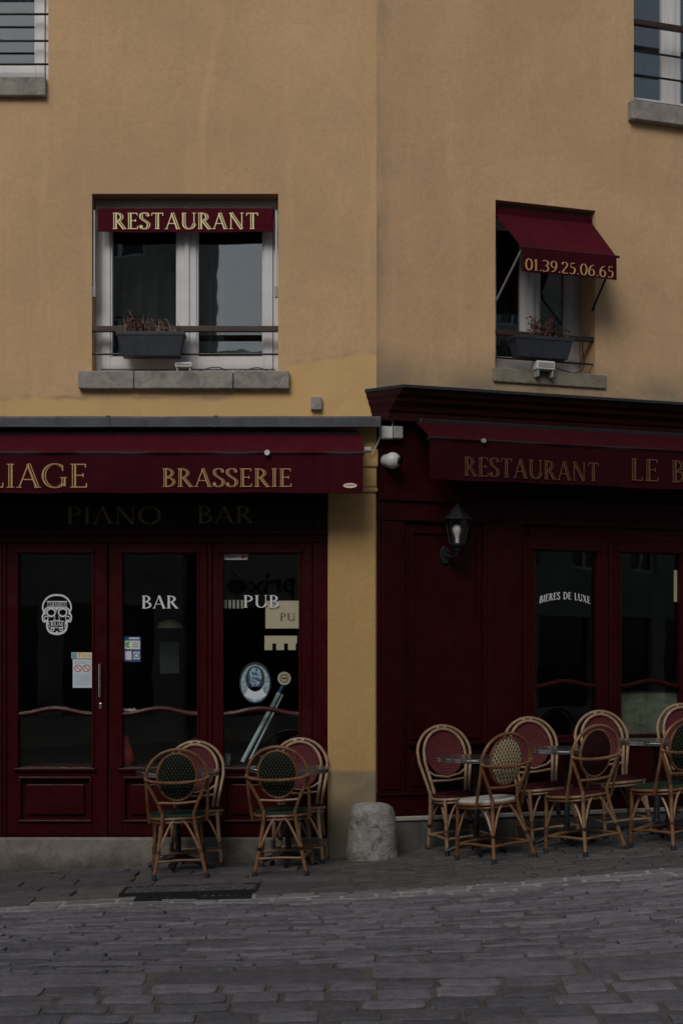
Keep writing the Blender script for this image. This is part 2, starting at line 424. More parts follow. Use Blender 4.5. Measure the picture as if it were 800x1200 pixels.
G = {
 'A': (.76, [S(.08,0,.38,1,t_), S(.38,1,.68,0), ('s', [(.17,.34),(.56,.34)], .045), sf(.08,.018,.09), sf(.68,.018,.11)]),
 'B': (.60, [S(.14,0,.14,1), C(arc(.16,.755,.30,.235,90,-90)), C(arc(.16,.262,.37,.252,90,-90)), sf(.12,.018,.10), sf(.12,.982,.10)]),
 'C': (.78, [C(arc(.42,.5,.36,.49,48,312)), sv(.67,.68,.90), sv(.67,.10,.28)]),
 'D': (.80, [S(.14,0,.14,1), C(arc(.18,.5,.54,.482,90,-90)), sf(.12,.018,.10), sf(.12,.982,.10)]),
 'E': (.58, [S(.14,0,.14,1), ('s', [(.08,.975),(.52,.975)], .05), ('s', [(.14,.52),(.44,.52)], .045), ('s', [(.08,.025),(.55,.025)], .05), sv(.51,.84,.98), sv(.43,.44,.60), sv(.54,.02,.18), sf(.10,.982,.08), sf(.10,.018,.08)]),
 'G': (.84, [C(arc(.42,.5,.36,.49,48,318)), sv(.67,.70,.90), S(.70,.06,.70,.42), sf(.70,.42,.11)]),
 'I': (.28, [S(.14,0,.14,1), sf(.14,.018,.12), sf(.14,.982,.12)]),
 'L': (.54, [S(.14,0,.14,1), ('s', [(.14,.025),(.5,.025)], .05), sv(.49,.02,.2), sf(.14,.982,.12), sf(.10,.018,.08)]),
 'M': (.98, [S(.12,0,.16,1,t_), S(.16,1,.48,.06), S(.48,.06,.80,1,t_), S(.80,1,.86,0), sf(.12,.018,.09), sf(.86,.018,.11), sf(.12,.982,.07), sf(.84,.982,.07)]),
 'N': (.84, [S(.14,0,.14,1,t_), S(.14,1,.70,0), S(.70,0,.70,1,t_), sf(.14,.018,.10), sf(.12,.982,.08), sf(.70,.982,.10)]),
 'O': (.86, [C(arc(.43,.5,.37,.49,0,360,34))]),
 'P': (.58, [S(.14,0,.14,1), C(arc(.16,.73,.34,.25,90,-90)), sf(.14,.018,.12), sf(.12,.982,.10)]),
 'R': (.70, [S(.14,0,.14,1), C(arc(.16,.74,.32,.24,90,-90)), S(.30,.5,.62,.0), sf(.14,.018,.12), sf(.12,.982,.10), sf(.63,.018,.09)]),
 'S': (.52, [C(cat([(.43,.80),(.38,.95),(.25,.985),(.10,.92),(.07,.76),(.14,.62),(.28,.50),(.42,.38),(.46,.22),(.38,.06),(.22,.015),(.09,.08),(.06,.22)], 5)), sv(.44,.76,.95), sv(.06,.05,.25)]),
 'T': (.66, [S(.33,0,.33,1), ('s', [(.04,.975),(.62,.975)], .05), sv(.05,.82,.98), sv(.61,.82,.98), sf(.33,.018,.12)]),
 'U': (.80, [('l', [(.16,1),(.16,.34)], T_), C(arc(.42,.34,.26,.32,180,360)), ('l', [(.68,.34),(.68,1)], t_), sf(.16,.982,.12), sf(.68,.982,.10)]),
 'X': (.74, [S(.10,1,.64,0), S(.62,1,.10,0,t_), sf(.10,.982,.09), sf(.62,.982,.08), sf(.10,.018,.08), sf(.64,.018,.09)]),
 '0': (.60, [C(arc(.30,.5,.24,.49,0,360,30))]),
 '1': (.38, [S(.20,0,.20,1), S(.06,.82,.18,.97,t_), sf(.20,.018,.12)]),
 '2': (.56, [C(cat([(.07,.76),(.12,.93),(.27,.985),(.42,.92),(.46,.75),(.38,.55),(.20,.30),(.07,.05)], 5)), ('s', [(.05,.03),(.5,.03)], .07)]),
 '3': (.54, [C(arc(.22,.75,.22,.235,140,-90)), C(arc(.20,.27,.26,.255,90,-140))]),
 '5': (.54, [C(cat([(.14,.55),(.28,.60),(.43,.50),(.46,.30),(.36,.07),(.20,.015),(.06,.08)], 5)), S(.15,.55,.15,.97,t_), ('s', [(.13,.96),(.44,.96)], .08)]),
 '6': (.58, [C(cat([(.46,.97),(.26,.88),(.10,.62),(.07,.36)], 6)), C(arc(.28,.30,.21,.285,0,360,26))]),
 '9': (.58, [C(cat([(.12,.03),(.32,.12),(.48,.38),(.51,.64)], 6)), C(arc(.30,.70,.21,.285,0,360,26))]),
 '.': (.22, [('s', [(.06,.06),(.16,.06)], .11)]),
 ' ': (.42, []),
}
def text_width(s, track=.06): return sum(G[c][0]+track for c in s) - track
def ribbon(mb, pts, ws, o0, o1, place, th):
    n = len(pts); a = []; b = []
    for i, p in enumerate(pts):
        q0 = pts[max(0, i-1)]; q1 = pts[min(n-1, i+1)]
        if math.dist(pts[0], pts[-1]) < 1e-6 and i in (0, n-1): q0, q1 = pts[-2], pts[1]
        dx, dy = q1[0]-q0[0], q1[1]-q0[1]; l = math.hypot(dx, dy) or 1
        nx, ny = -dy/l, dx/l
        a.append((p[0]+nx*ws[i]*o0, p[1]+ny*ws[i]*o0)); b.append((p[0]+nx*ws[i]*o1, p[1]+ny*ws[i]*o1))
    vs = [place(x, y, th) for x, y in a] + [place(x, y, th) for x, y in b] + [place(x, y, 0) for x, y in a] + [place(x, y, 0) for x, y in b]
    fs = []
    for i in range(n-1):
        fs += [(i, i+1, n+i+1, n+i), (i, 2*n+i, 2*n+i+1, i+1), (n+i, n+i+1, 3*n+i+1, 3*n+i)]
    mb.add(vs, fs)
def letters(s, place, inline=False, track=.06, bold=1.0, th=.003):
    """place(x, y, out) maps text units (cap height 1) to facade coordinates"""
    mb = MB(); x = 0; k = 0
    for c in s:
        w, strokes = G[c]
        for typ, pts, wd in strokes:
            k += 1
            p2 = [(px+x, py) for px, py in pts]
            if typ == 'c':
                ws = []
                for i in range(len(pts)):
                    q0 = pts[max(0, i-1)]; q1 = pts[min(len(pts)-1, i+1)]
                    dx, dy = q1[0]-q0[0], q1[1]-q0[1]; l = math.hypot(dx, dy) or 1
                    ws.append((t_ + (T_*1.02-t_)*abs(dy/l)**1.3)*bold)
            else: ws = [wd*(bold if wd > .06 else (bold+1)/2)]*len(pts)
            e = th + (k % 7)*.00012
            if inline and max(ws) > .09:
                ribbon(mb, p2, ws, -.72, -.08, place, e); ribbon(mb, p2, ws, .38, .72, place, e)
                if typ == 'l': pass
            else: ribbon(mb, p2, ws, -.5, .5, place, e)
        x += w + track
    return mb
def flat_text(f, s, x0, x1, y0, y1, out, **k):
    """letters on a facade plane between photo columns x0..x1, rows y0 (top)..y1"""
    W = text_width(s, k.get('track', .06))
    ua, za = f.px(x0, y1, out); ub, zb = f.px(x1, y1, out); zt = f.px(x0, y0, out)[1]
    h = zt - za; sx = (ub-ua)/W
    sl = 0
    return letters(s, lambda x, y, e: (ua+x*sx, -(out+e), za+y*h), **k)

def copy_tree(o, parent=None):
    c = o.copy(); COL.objects.link(c)
    if parent is not None: c.parent = parent
    for ch in list(o.children):
        if ch.name in SKIP: continue
        copy_tree(ch, c)
    return c
SKIP = set()

# ------------------------------------------------------------------ terrain
PROF = [(-30,-1.6), (-6,-.22), (-2.6,-.02), (-1.1,.05), (-.4,.065), (.2,.09), (.65,.115), (1.07,.14), (1.72,.205), (2.36,.255), (3.5,.33), (6,.47), (30,1.7)]
def interp(P, x):
    if x <= P[0][0]: return P[0][1]
    for (a, b), (c, d) in zip(P, P[1:]):
        if x <= c:
            t = (x-a)/(c-a); return b + (d-b)*t
    return P[-1][1]
def prof(x): return sum(interp(PROF, x+dx) for dx in (-.3, -.15, 0, .15, .3))/5
def gz(x, y):
    w = min(1, max(0, (y-5)/4.3)); w = w*w*(3-2*w)
    z = prof(x)*(.25+.75*w) - .03*(1-w)
    if x < .4 and y > 10.7: z -= .035*min(1, (y-10.7)/.45)*min(1, max(0, (.4-x)/.6))
    if 9.0 < y < 9.5: z -= .02*math.cos((y-9.25)/.5*PI)
    return z

# ground sheet to the horizon
g = MB()
xs = [-60,-40,-25,-15,-10]+[-8+i*.25 for i in range(65)]+[10,15,25,40,60]
ys = [-60,-40,-25,-15,-8,-4,0,2]+[3+i*.25 for i in range(36)]+[13,16,20,30,60]
nx = len(xs)
gv = [(x, y, gz(x, min(max(y, -2), 12)) - .011) for y in ys for x in xs]
gf = [(j*nx+i, j*nx+i+1, (j+1)*nx+i+1, (j+1)*nx+i) for j in range(len(ys)-1) for i in range(nx-1)]
g.add(gv, gf)
gm = NT('far_paving'); vv = gm.coord()
br = gm.node('ShaderNodeTexBrick'); br.inputs['Scale'].default_value = 1.0; br.inputs['Brick Width'].default_value = .26; br.inputs['Row Height'].default_value = .165; br.inputs['Mortar Size'].default_value = .016
br.inputs['Color1'].default_value = (.14,.135,.14,1); br.inputs['Color2'].default_value = (.19,.18,.18,1); br.inputs['Mortar'].default_value = (.12,.11,.1,1)
gm.link(vv, br.inputs['Vector'])
near = gm.node('ShaderNodeSeparateXYZ'); gm.link(vv, near.inputs[0])
inx = gm.math('LESS_THAN', gm.math('ABSOLUTE', near.outputs[0]), 8.0)
iny = gm.math('GREATER_THAN', near.outputs[1], 4.0)
mcol = gm.ramp(gm.noise(vv, 9, 6, .7), [(.3, (.085,.077,.068)), (.7, (.15,.138,.122))])
cc = mixc(gm, gm.math('MULTIPLY', inx, iny), br.outputs['Color'], mcol)
tag(g.build('ground', gm.fin(cc, .9, gm.bump(gm.noise(vv, 40, 5, .7), .6, .01)), smooth=True), kind='structure')

def stone_row(mb, y, dy, x0, x1, wmin, wmax, gap, relief, skip=None, slope=0.0, rough=.006):
    x = x0 + random.uniform(-wmax, 0)
    while x < x1:
        w = random.uniform(wmin, wmax)
        cx, cy = x+w/2, y + slope*(x+w/2) + random.uniform(-.012, .012)
        hx, hy = w/2-gap/2, dy/2-gap/2
        x += w
        if skip and skip(cx, cy, hx): continue
        hx *= random.uniform(.95, 1.0); hy *= random.uniform(.88, 1.02)
        tz = random.uniform(-.003, .004); tx = random.uniform(-.02, .02); ty = random.uniform(-.03, .03); ro = random.uniform(-.015, .015)
        seed = random.uniform(0, 100)
        n = 24; rings = []
        for fr, dz in ((1.0, -.03), (.985, -.35*relief), (.9, -.08*relief), (.6, .0)):
            ring = []
            for k in range(n):
                a = 2*PI*k/n
                ca, sa = math.cos(a), math.sin(a)
                e = .17
                px = math.copysign(abs(ca)**e, ca); py = math.copysign(abs(sa)**e, sa)
                jit = 1 + .06*min(1, relief/.012)*noise.noise(Vector((ca*1.6+seed, sa*1.6, 0)))
                inset = (1-fr)*min(hx, hy)
                qx = px*(hx-inset)*jit; qy = py*(hy-inset)*jit
                qx, qy = qx - qy*ro, qy + qx*ro
                wx, wy = cx+qx, cy+qy
                zz = gz(wx, wy) + tz + tx*qx + ty*qy + dz + noise.noise(Vector((wx*16, wy*16, seed)))*rough*(fr < 1)
                ring.append((wx, wy, zz))
            rings.append(ring)
        vs = [p for r in rings for p in r]; fs = []
        for i in range(3):
            for k in range(n):
                m = (k+1) % n; fs.append((i*n+k, i*n+m, (i+1)*n+m, (i+1)*n+k))
        vs.append((cx, cy, gz(cx, cy)+tz+.001)); c = len(vs)-1
        for k in range(n): fs.append((3*n+k, 3*n+(k+1) % n, c))
        mb.add(vs, fs)
# drain cover and slot cut out of the pavement
cov = (L.px, )
def ground_at(px, py, it=12):
    d = 9.5
    for _ in range(it):
        x = (px-CX)/F*d; z = gz(x, d); d = (CZ-z)*F/(py-HY)
    return x, d, gz(x, d)
cx0, cy0, _ = ground_at(142, 1057); cx1, cy1, _ = ground_at(302, 1044)
DR = (cx0-.04, cx1, 9.52, 9.82)
def skip_cover(x, y, hx): return DR[0]-.02-hx*.6 < x < DR[1]+.02+hx*.6 and DR[2]-.10 < y < DR[3]+.06
road = MB()
y = 4.3
while y < 7.05:
    stone_row(road, y, .172, -7, 7, .20, .34, .020, .018); y += .172
# flat dressed slabs crossing the street
slabs = MB(); stone_row(slabs, y+.03, .27, -7, 7, .8, 1.6, .012, .006)
y += .235
while y < 9.02:
    d = random.uniform(.05, .085)
    stone_row(road, y, d, -7, 7, .16, .50, .004, .009, slope=.012*random.random(), rough=.012); y += d
for x in (0,): pass
tag(road.build('road', M['sett'], smooth=True), kind='structure')
tag(slabs.build('crossing_slabs', M['sett'], smooth=True), kind='structure')
gut = MB()
for yy in (9.08, 9.18, 9.28, 9.385): stone_row(gut, yy, .10, -7, 7, .14, .36, .022, .004, rough=.003)
gm_ = MB(); gx = [-8+i*.25 for i in range(65)]; gm_.add([(x, y_, gz(x, y_)-.0065) for y_ in (9.02, 9.15, 9.3, 9.40, 9.46) for x in gx], [(j*65+i, j*65+i+1, (j+1)*65+i+1, (j+1)*65+i) for j in range(4) for i in range(64)])
tag(gm_.build('gutter_mortar', M['palemortar'], smooth=True), kind='structure')
tag(gut.build('gutter', M['pale'], smooth=True), kind='structure')
pav = MB(); y = 9.5
while y < 11.25:
    d = .26
    stone_row(pav, y, d, -7, .1, .35, .8, .005, .004, skip=lambda x, yy, h: skip_cover(x, yy, h) or yy > 11.24, rough=.004)
    y += d
y = 9.48
while y < 13.6:
    stone_row(pav, y, .125, .15, 7, .14, .30, .012, .012, skip=lambda x, yy, h: yy > D + (x-CORX)*math.tan(A) - .08, rough=.006); y += .125
tag(pav.build('pavement', M['slab'], smooth=True), kind='structure')
# iron cover with stone infill
dc = bpy.data.objects.new('drain_cover', None); COL.objects.link(dc); mx, my = (DR[0]+DR[1])/2, (DR[2]+DR[3])/2
dc.location = (mx, my, gz(mx, my)+.004); sl = math.atan((gz(DR[1], my)-gz(DR[0], my))/(DR[1]-DR[0])); dc.rotation_euler = (0, -sl, 0)
tag(dc, 'dark recessed drain cover filled with small stones, in the pavement before the chairs', 'drain cover')
m = MB(); w, h = (DR[1]-DR[0])/2, (DR[3]-DR[2])/2
m.box(-w, w, -h, -h+.02, -.02, .004); m.box(-w, w, h-.02, h, -.02, .004); m.box(-w, -w+.02, -h+.02, h-.02, -.02, .004); m.box(w-.02, w, -h+.02, h-.02, -.02, .004)
m.box(-w*.72, -w*.70, -h+.02, h-.02, -.02, .004); m.box(w*.80, w*.82, -h+.02, h-.02, -.02, .004)
m.build('cover_frame', M['iron'], dc)
m = MB(); m.box(-w+.02, w-.02, -h+.02, h-.02, -.02, -.001)
for i in range(230):
    x, yy = random.uniform(-w+.05, w-.05), random.uniform(-h+.04, h-.04); r = random.uniform(.010, .026)
    m.lathe([(r, -.001), (r*.9, .005), (r*.5, .008)], (x, yy, 0), 7, sx=1.3)
m.build('cover_infill', M['cover'], dc)
sx0, sy0, _ = ground_at(152, 1063); sx1, _, _ = ground_at(290, 1059)
ds = MB(); L2 = (sx1-sx0)/2
ds.box(-L2, L2, -.035, .035, -.03, -.004)
for i in range(15):
    xx = -L2 + (i+.5)*2*L2/15; ds.box(xx-.012, xx+.012, -.033, .033, -.004, .006)
ds.box(-L2-.01, L2+.01, -.05, -.035, -.03, .007); ds.box(-L2-.01, L2+.01, .035, .05, -.03, .007)
o = ds.build('drain_grate', M['iron']); xm = (sx0+sx1)/2; o.location = (xm, 9.40, gz(xm, 9.40)+.004)
o.rotation_euler = (0, -math.atan((gz(sx1, 9.4)-gz(sx0, 9.4))/(sx1-sx0)), 0)
tag(o, 'long narrow iron drain slot in the pale gutter stones below the cover', 'drain')

# ------------------------------------------------------------------ building shell
BL = FT(L, 'corner_building', 'ochre plastered corner building with burgundy bar shopfronts on two angled fronts', 'building', 0, 0, 0)
def wallgrid(u0, u1, z0, z1, holes, th):
    us = sorted({u0, u1, *[h[0] for h in holes], *[h[1] for h in holes]}); zs = sorted({z0, z1, *[h[2] for h in holes], *[h[3] for h in holes]})
    # subdivide so that the plaster has true unevenness
    def sub(a, step):
        out = []
        for p, q in zip(a, a[1:]):
            k = max(1, int((q-p)/step))
            out += [p+(q-p)*i/k for i in range(k)]
        return out + [a[-1]]
    us = sub(us, .25); zs = sub(zs, .25)
    mb = MB(); nu = len(us)
    hole = lambda u, z: any(h[0] < u < h[1] and h[2] < z < h[3] for h in holes)
    def wob(u, z): return .006*noise.noise(Vector((u*.9, z*.9, 3))) + .0035*noise.noise(Vector((u*2.7, z*2.7, 9)))
    fr = [(u, -wob(u, z), z) for z in zs for u in us]; bk = [(u, th, z) for z in zs for u in us]
    b = len(fr); fs = []
    H = [[hole((us[i]+us[i+1])/2, (zs[j]+zs[j+1])/2) for i in range(nu-1)] for j in range(len(zs)-1)]
    for j in range(len(zs)-1):
        for i in range(nu-1):
            if H[j][i]: continue
            q = (j*nu+i, j*nu+i+1, (j+1)*nu+i+1, (j+1)*nu+i)
            fs.append(q); fs.append(tuple(b+k for k in reversed(q)))
            for (dj, di, e0, e1) in ((-1,0,0,1),(0,1,1,2),(1,0,2,3),(0,-1,3,0)):
                jj, ii = j+dj, i+di
                if not (0 <= jj < len(zs)-1 and 0 <= ii < nu-1) or H[jj][ii]:
                    fs.append((q[e1], q[e0], b+q[e0], b+q[e1]))
    mb.add(fr+bk, fs); return mb
TOP = 9.4
def rect(f, x0, x1, y0, y1, out=0):
    u0, za = f.px(x0, y1, out); u1, _ = f.px(x1, y1, out); zb = f.px(x0, y0, out)[1]
    return (u0, u1, za, zb)
Z0L = L.px(200, 981)[1]; ZSH = L.px(200, 503)[1]
shopL = (-6.2, L.u(384), Z0L, ZSH)
wL = rect(L, 108, 326, 227, 436)
wTL = (L.u(57)-1.42, L.u(57), L.px(30, 93)[1], L.px(30, 93)[1]+1.9)
BL.part(wallgrid(-7.0, CORX, -1.0, TOP, [shopL, wL, wTL, (wL[0]-2.6, wL[0]-1.2, wL[2], wL[3])][:3], .32), 'wall', M['wall_l'], smooth=False)
def Rpart(mb, name, mat, parent=None, **k):
    """parts of the building that are modelled in the right facade's frame"""
    out = MB()
    for v in mb.v:
        p = R.world(v[0], -v[1], v[2]); out.v.append((p.x, p.y-D, p.z))
    out.f = mb.f
    return out.build(name, mat, parent or BL.e, **k)
def holeR(xl, xr, yt_at_left, yb_at_left):
    u0, za = R.px(xl, yb_at_left); u1 = R.u(xr); zb = R.px(xl, yt_at_left)[1]
    return (u0, u1, za, zb)
wR = holeR(580, 697, 234, 431)
u_tr, z_tr = R.px(742, 121)
wTR = (u_tr, u_tr+2*(R.u(786, -.24)-u_tr), z_tr, z_tr+1.9)
u_d0 = R.u(620); shopR = (u_d0, 5.6, R.px(560, 925)[1], R.px(560, 600)[1])
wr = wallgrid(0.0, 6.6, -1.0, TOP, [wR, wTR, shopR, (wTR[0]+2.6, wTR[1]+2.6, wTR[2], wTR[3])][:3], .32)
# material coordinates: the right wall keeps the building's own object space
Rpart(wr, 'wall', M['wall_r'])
# side and rear walls, floors and roof
m = MB(); 
m.box(-7.0, -6.7, .32, 8.2, -1, TOP); m.box(-6.7, 6.0, 8.0, 8.2, -1, TOP)
pR = R.world(6.6, 0, 0); m.extrude([(pR.x, pR.y-D, -1), (pR.x+.3, pR.y-D, -1), (pR.x-.9, 8.2, -1), (pR.x-1.2, 8.2, -1)], (0, 0, TOP+1))
BL.part(m, 'outer_wall', M['opp2'])
m = MB()
poly = [(-7.3, -.45), (CORX, -.45), (pR.x+.3, pR.y-D-.45), (pR.x+.1, 8.6), (-7.3, 8.6)]
m.extrude([(x, y, TOP) for x, y in poly], (0, 0, .18))
cxr, cyr = 0, 4.2
n0 = len(m.v); ring = [(x, y, TOP+.18) for x, y in poly]; m.add(ring+[(-3, 4.2, TOP+2.6), (3, 4.4, TOP+2.6)], [(0,1,5),(1,6,5),(1,2,6),(2,3,6),(3,4,5,6),(4,0,5)])
BL.part(m, 'roof', M['roof'])
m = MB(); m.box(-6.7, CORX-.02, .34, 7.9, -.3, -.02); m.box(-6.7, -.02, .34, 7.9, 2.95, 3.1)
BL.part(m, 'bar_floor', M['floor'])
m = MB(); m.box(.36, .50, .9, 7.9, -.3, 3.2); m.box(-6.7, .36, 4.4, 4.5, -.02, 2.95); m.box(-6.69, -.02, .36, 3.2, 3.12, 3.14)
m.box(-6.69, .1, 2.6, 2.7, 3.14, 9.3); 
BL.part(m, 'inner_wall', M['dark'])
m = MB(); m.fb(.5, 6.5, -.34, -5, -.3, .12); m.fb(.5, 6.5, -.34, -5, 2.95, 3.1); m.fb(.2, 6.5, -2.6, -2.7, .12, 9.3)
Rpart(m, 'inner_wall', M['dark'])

# ------------------------------------------------------------------ upper windows
def window(f, builder, hole, rec, stiles, rails=True, label=None, bars=(), barnames=None, head=.05):
    """white casement frame set back in its opening; returns the frame object (a part)"""
    u0, u1, z0, z1 = hole; o = -rec
    m = MB(); ow = .045
    m.fb(u0, u0+ow, o-.07, o, z0, z1); m.fb(u1-ow, u1, o-.07, o, z0, z1)
    m.fb(u0+ow, u1-ow, o-.07, o, z1-head, z1); m.fb(u0+ow, u1-ow, o-.07, o, z0, z0+.05)
    m.fb(u0+ow, u1-ow, o, o+.035, z0+.012, z0+.034)
    mid = (u0+u1)/2
    fo = builder(m, 'window', M['frame'], None, bevel=.004)
    for s, (a, b) in enumerate(((u0+ow+.003, mid-.004), (mid+.004, u1-ow-.003))):
        c = MB(); w = .068; b0 = z0+.053; t0 = z1-head-.003
        c.fb(a, a+w, o-.06, o+.016, b0, t0); c.fb(b-w, b, o-.06, o+.016, b0, t0)
        c.fb(a+w, b-w, o-.06, o+.016, b0, b0+.085); c.fb(a+w, b-w, o-.06, o+.016, t0-w, t0)
        # stepped glazing bead
        bd = .014
        for (p, q, r1, r2) in ((a+w, a+w+bd, b0+.085, t0-w), (b-w-bd, b-w, b0+.085, t0-w)): c.fb(p, q, o-.05, o+.004, r1, r2)
        c.fb(a+w+bd, b-w-bd, o-.05, o+.004, b0+.085, b0+.085+bd); c.fb(a+w+bd, b-w-bd, o-.05, o+.004, t0-w-bd, t0-w)
        if s == 0: c.fb(mid-.018, mid+.018, o+.017, o+.032, b0, t0)
        builder(c, 'sash', M['frame'], fo, bevel=.004)
        g = MB(); g.fb(a+w+bd-.004, b-w-bd+.004, o-.03, o-.024, b0+.085+bd-.004, t0-w-bd+.004)
        builder(g, 'pane', M['uglass'], fo)
    return fo
def Lb(mb, name, mat, parent=None, **k): return BL.part(mb, name, mat, parent, **k)
def Rb(mb, name, mat, parent=None, **k): return Rpart(mb, name, mat, parent, **k)
def sill(builder, hole, l, r, h, outd, parent, segs=3, top=0.0):
    us = [hole[0]-l]; W = hole[1]+r-us[0]
    m = MB()
    cuts = [0, .265, .735, 1] if segs == 3 else [0, 1]
    for a, b in zip(cuts, cuts[1:]):
        m.fb(us[0]+W*a+(.003 if a else 0), us[0]+W*b-(.003 if b < 1 else 0), -.14, outd+random.uniform(-.004, .004), hole[2]-h, hole[2]+top+random.uniform(-.003, .003))
    return builder(m, 'sill', M['sill'], parent, bevel=.008)
f1 = window(L, Lb, wL, .16, 2); sill(Lb, wL, .095, .085, .135, .06, f1)
f2 = window(L, Lb, wTL, .12, 2); sill(Lb, wTL, .09, -.012, .14, .05, f2, 1)
f3 = window(R, Rb, wR, .27, 2); sill(Rb, wR, .02, .09, .11, .02, f3, 1).data.materials[0] = M['sill_r']
f4 = window(R, Rb, wTR, .24, 2); sill(Rb, wTR, .055, .1, .15, .07, f4, 1)
# dark inner curtains behind the upper panes
m = MB()
def curtain(m, a, b, o, z0, z1, k=9):
    n = 60; vs = []
    for i in range(n+1):
        u = a+(b-a)*i/n; oo = o - .03*math.sin(i*k*2*PI/n/1.7)
        vs += [(u, -oo, z0), (u, -oo, z1)]
    m.add(vs, [(2*i, 2*i+2, 2*i+3, 2*i+1) for i in range(n)])
curtain(m, wL[0]+.1, wL[0]+.75, -.42, wL[2]-.1, wL[3])
BL.part(m, 'curtain', M['curtain'], f1, smooth=True)
m = MB(); curtain(m, wL[0]+.70, wL[0]+.98, -.36, wL[2]-.1, wL[3]+.1, 5); BL.part(m, 'curtain', M['curtain'], f1, smooth=True)
m = MB(); curtain(m, wTL[0]+.05, wTL[1]-.9, -.4, wTL[2], wTL[3]); BL.part(m, 'curtain', M['curtain'], f2, smooth=True)
m = MB(); curtain(m, wR[0], wR[1]+.1, -.5, wR[2]-.1, wR[3]); Rpart(m, 'curtain', M['curtain'], f3, smooth=True); m = MB(); curtain(m, wTR[0], wTR[1], -.5, wTR[2]-.1, wTR[3])
Rpart(m, 'curtain', M['curtain'], f4, smooth=True)
# window guard bars
def bars(builder, hole, specs, out=.0, parent=None):
    for z, r, mat in specs:
        m = MB()
        if r > .012: m.fb(hole[0]-.01, hole[1]+.01, out-.022, out+.022, z-r, z+r)
        else: m.tube([(hole[0]-.01, -out, z), (hole[1]+.01, -out, z)], r, 8)
        builder(m, 'guard_bar', M[mat], parent, bevel=.003 if r > .012 else 0)
bars(Lb, wL, [(L.px(200, 384, .02)[1], .021, 'rail'), (L.px(200, 413.5, .02)[1], .008, 'black')], -.03, f1)
bars(Lb, wTL, [(L.px(30, y, 0)[1], .009, 'black') for y in (14.6, 46, 73.4, -17, -50)], -.03, f2)
bars(Rb, wR, [(R.px(683, 396, 0)[1], .018, 'rail'), (R.px(683, 425, 0)[1], .007, 'black')], -.04, f3)
bars(Rb, wTR, [(R.px(745, 23.5, 0)[1], .021, 'rail')] + [(R.px(745, y, 0)[1], .009, 'black') for y in (57, 85, 115.5)], -.04, f4)

# ------------------------------------------------------------------ pillar, flashing, cornice
def px_box(f, m, x0, x1, y0, y1, o0, o1, ref=None):
    out = o1
    u0, za = f.px(x0, y1, out); u1 = f.u(x1, out); zb = f.px(x0, y0, out)[1]
    m.fb(u0, u1, o0, o1, za, zb); return (u0, u1, za, zb)
m = MB()
u384, u440 = L.u(385, .05), CORX-.004
zg = -.3
m.fb(u384, u440, -.3, .05, zg, L.px(400, 577, .05)[1])
m.fb(u384-.01, u440+.012, -.3, .065, L.px(400, 577, .065)[1], L.px(400, 571, .065)[1])
m.fb(u384, u440+.004, -.3, .055, L.px(400, 571, .055)[1], L.px(400, 547, .055)[1])
m.fb(u384-.012, u440+.014, -.3, .07, L.px(400, 547, .07)[1], L.px(400, 526, .07)[1])
m.fb(u384, u440, -.3, .045, L.px(400, 526, .05)[1], L.px(400, 500, .05)[1])
BL.part(m, 'pillar', M['pillar'], bevel=.012)
m = MB(); zt = L.px(200, 488, .2)[1]; zb = L.px(200, 500, .2)[1]; ue = L.u(446, .2)
n = 40; us = [-7+(ue+7)*i/n for i in range(n+1)]
prof_ = [(0.0, .035), (.195, .0), (.20, -.01), (.20, zb-zt), (.17, zb-zt), (.17, -.03), (0, -.0)]
vs = []; fs = []
for i, u in enumerate(us):
    for (o, z) in prof_: vs.append((u, -o, zt+z+.004*noise.noise(Vector((u*3, z*9, 0)))))
k = len(prof_)
for i in range(n):
    for j in range(k): fs.append((i*k+j, i*k+(j+1) % k, (i+1)*k+(j+1) % k, (i+1)*k+j))
fs += [tuple(range(k)), tuple(n*k+j for j in reversed(range(k)))]
m.add(vs, fs)
for u in (-4.6, -2.9, -1.75, -.95): m.fb(u, u+.03, .0, .206, zb-.002, zt+.006)
BL.part(m, 'lead_flashing', M['lead'])
# soffit board behind the awning
m = MB(); m.fb(-6.2, L.u(384), -.2, .0, L.px(200, 583)[1], ZSH); BL.part(m, 'awning_board', M['red_dark'])
m = MB(); a = rect(L, 364, 377, 465, 480, .04); m.fb(a[0], a[1], -.02, .045, a[2], a[3]); BL.part(m, 'wall_stone', M['sill'], bevel=.006)
# plinth under the left shopfront
m = MB(); m.fb(-6.9, L.u(405, .05), -.2, .02, -.9, Z0L); BL.part(m, 'plinth', M['plinth'], bevel=.02)
# right cornice, mitred back to the left wall
zc = R.px(471, 452, .25)[1]
rings = [(zc+.012, .25, 1), (zc-.012, .262, 1), (zc-.014, .235, 0), (zc-.05, .22, 0), (zc-.075, .19, 0), (zc-.10, .18, 0), (zc-.13, .145, 0), (zc-.165, .13, 0), (zc-.17, .115, 0), (zc-.235, .11, 0)]
def crings(rs, thick=0):
    m = MB(); vs = []
    for z, o, _ in rs:
        s = o/.25
        vs += [(-.082*s, -(-.028*s-.003), z), (.12*s, -o, z), (6.6, -o, z), (6.6, .1, z)]
    fs = []
    for i in range(len(rs)-1):
        for j in range(3): fs.append((i*4+j, i*4+j+1, (i+1)*4+j+1, (i+1)*4+j))
    fs += [(0,1,2,3), tuple(len(rs)*4-4+j for j in (3,2,1,0))]
    m.add(vs, fs); return m
Rpart(crings(rings[2:]), 'cornice', M['cornice'])
Rpart(crings(rings[:2]), 'cornice_flashing', M['black'])
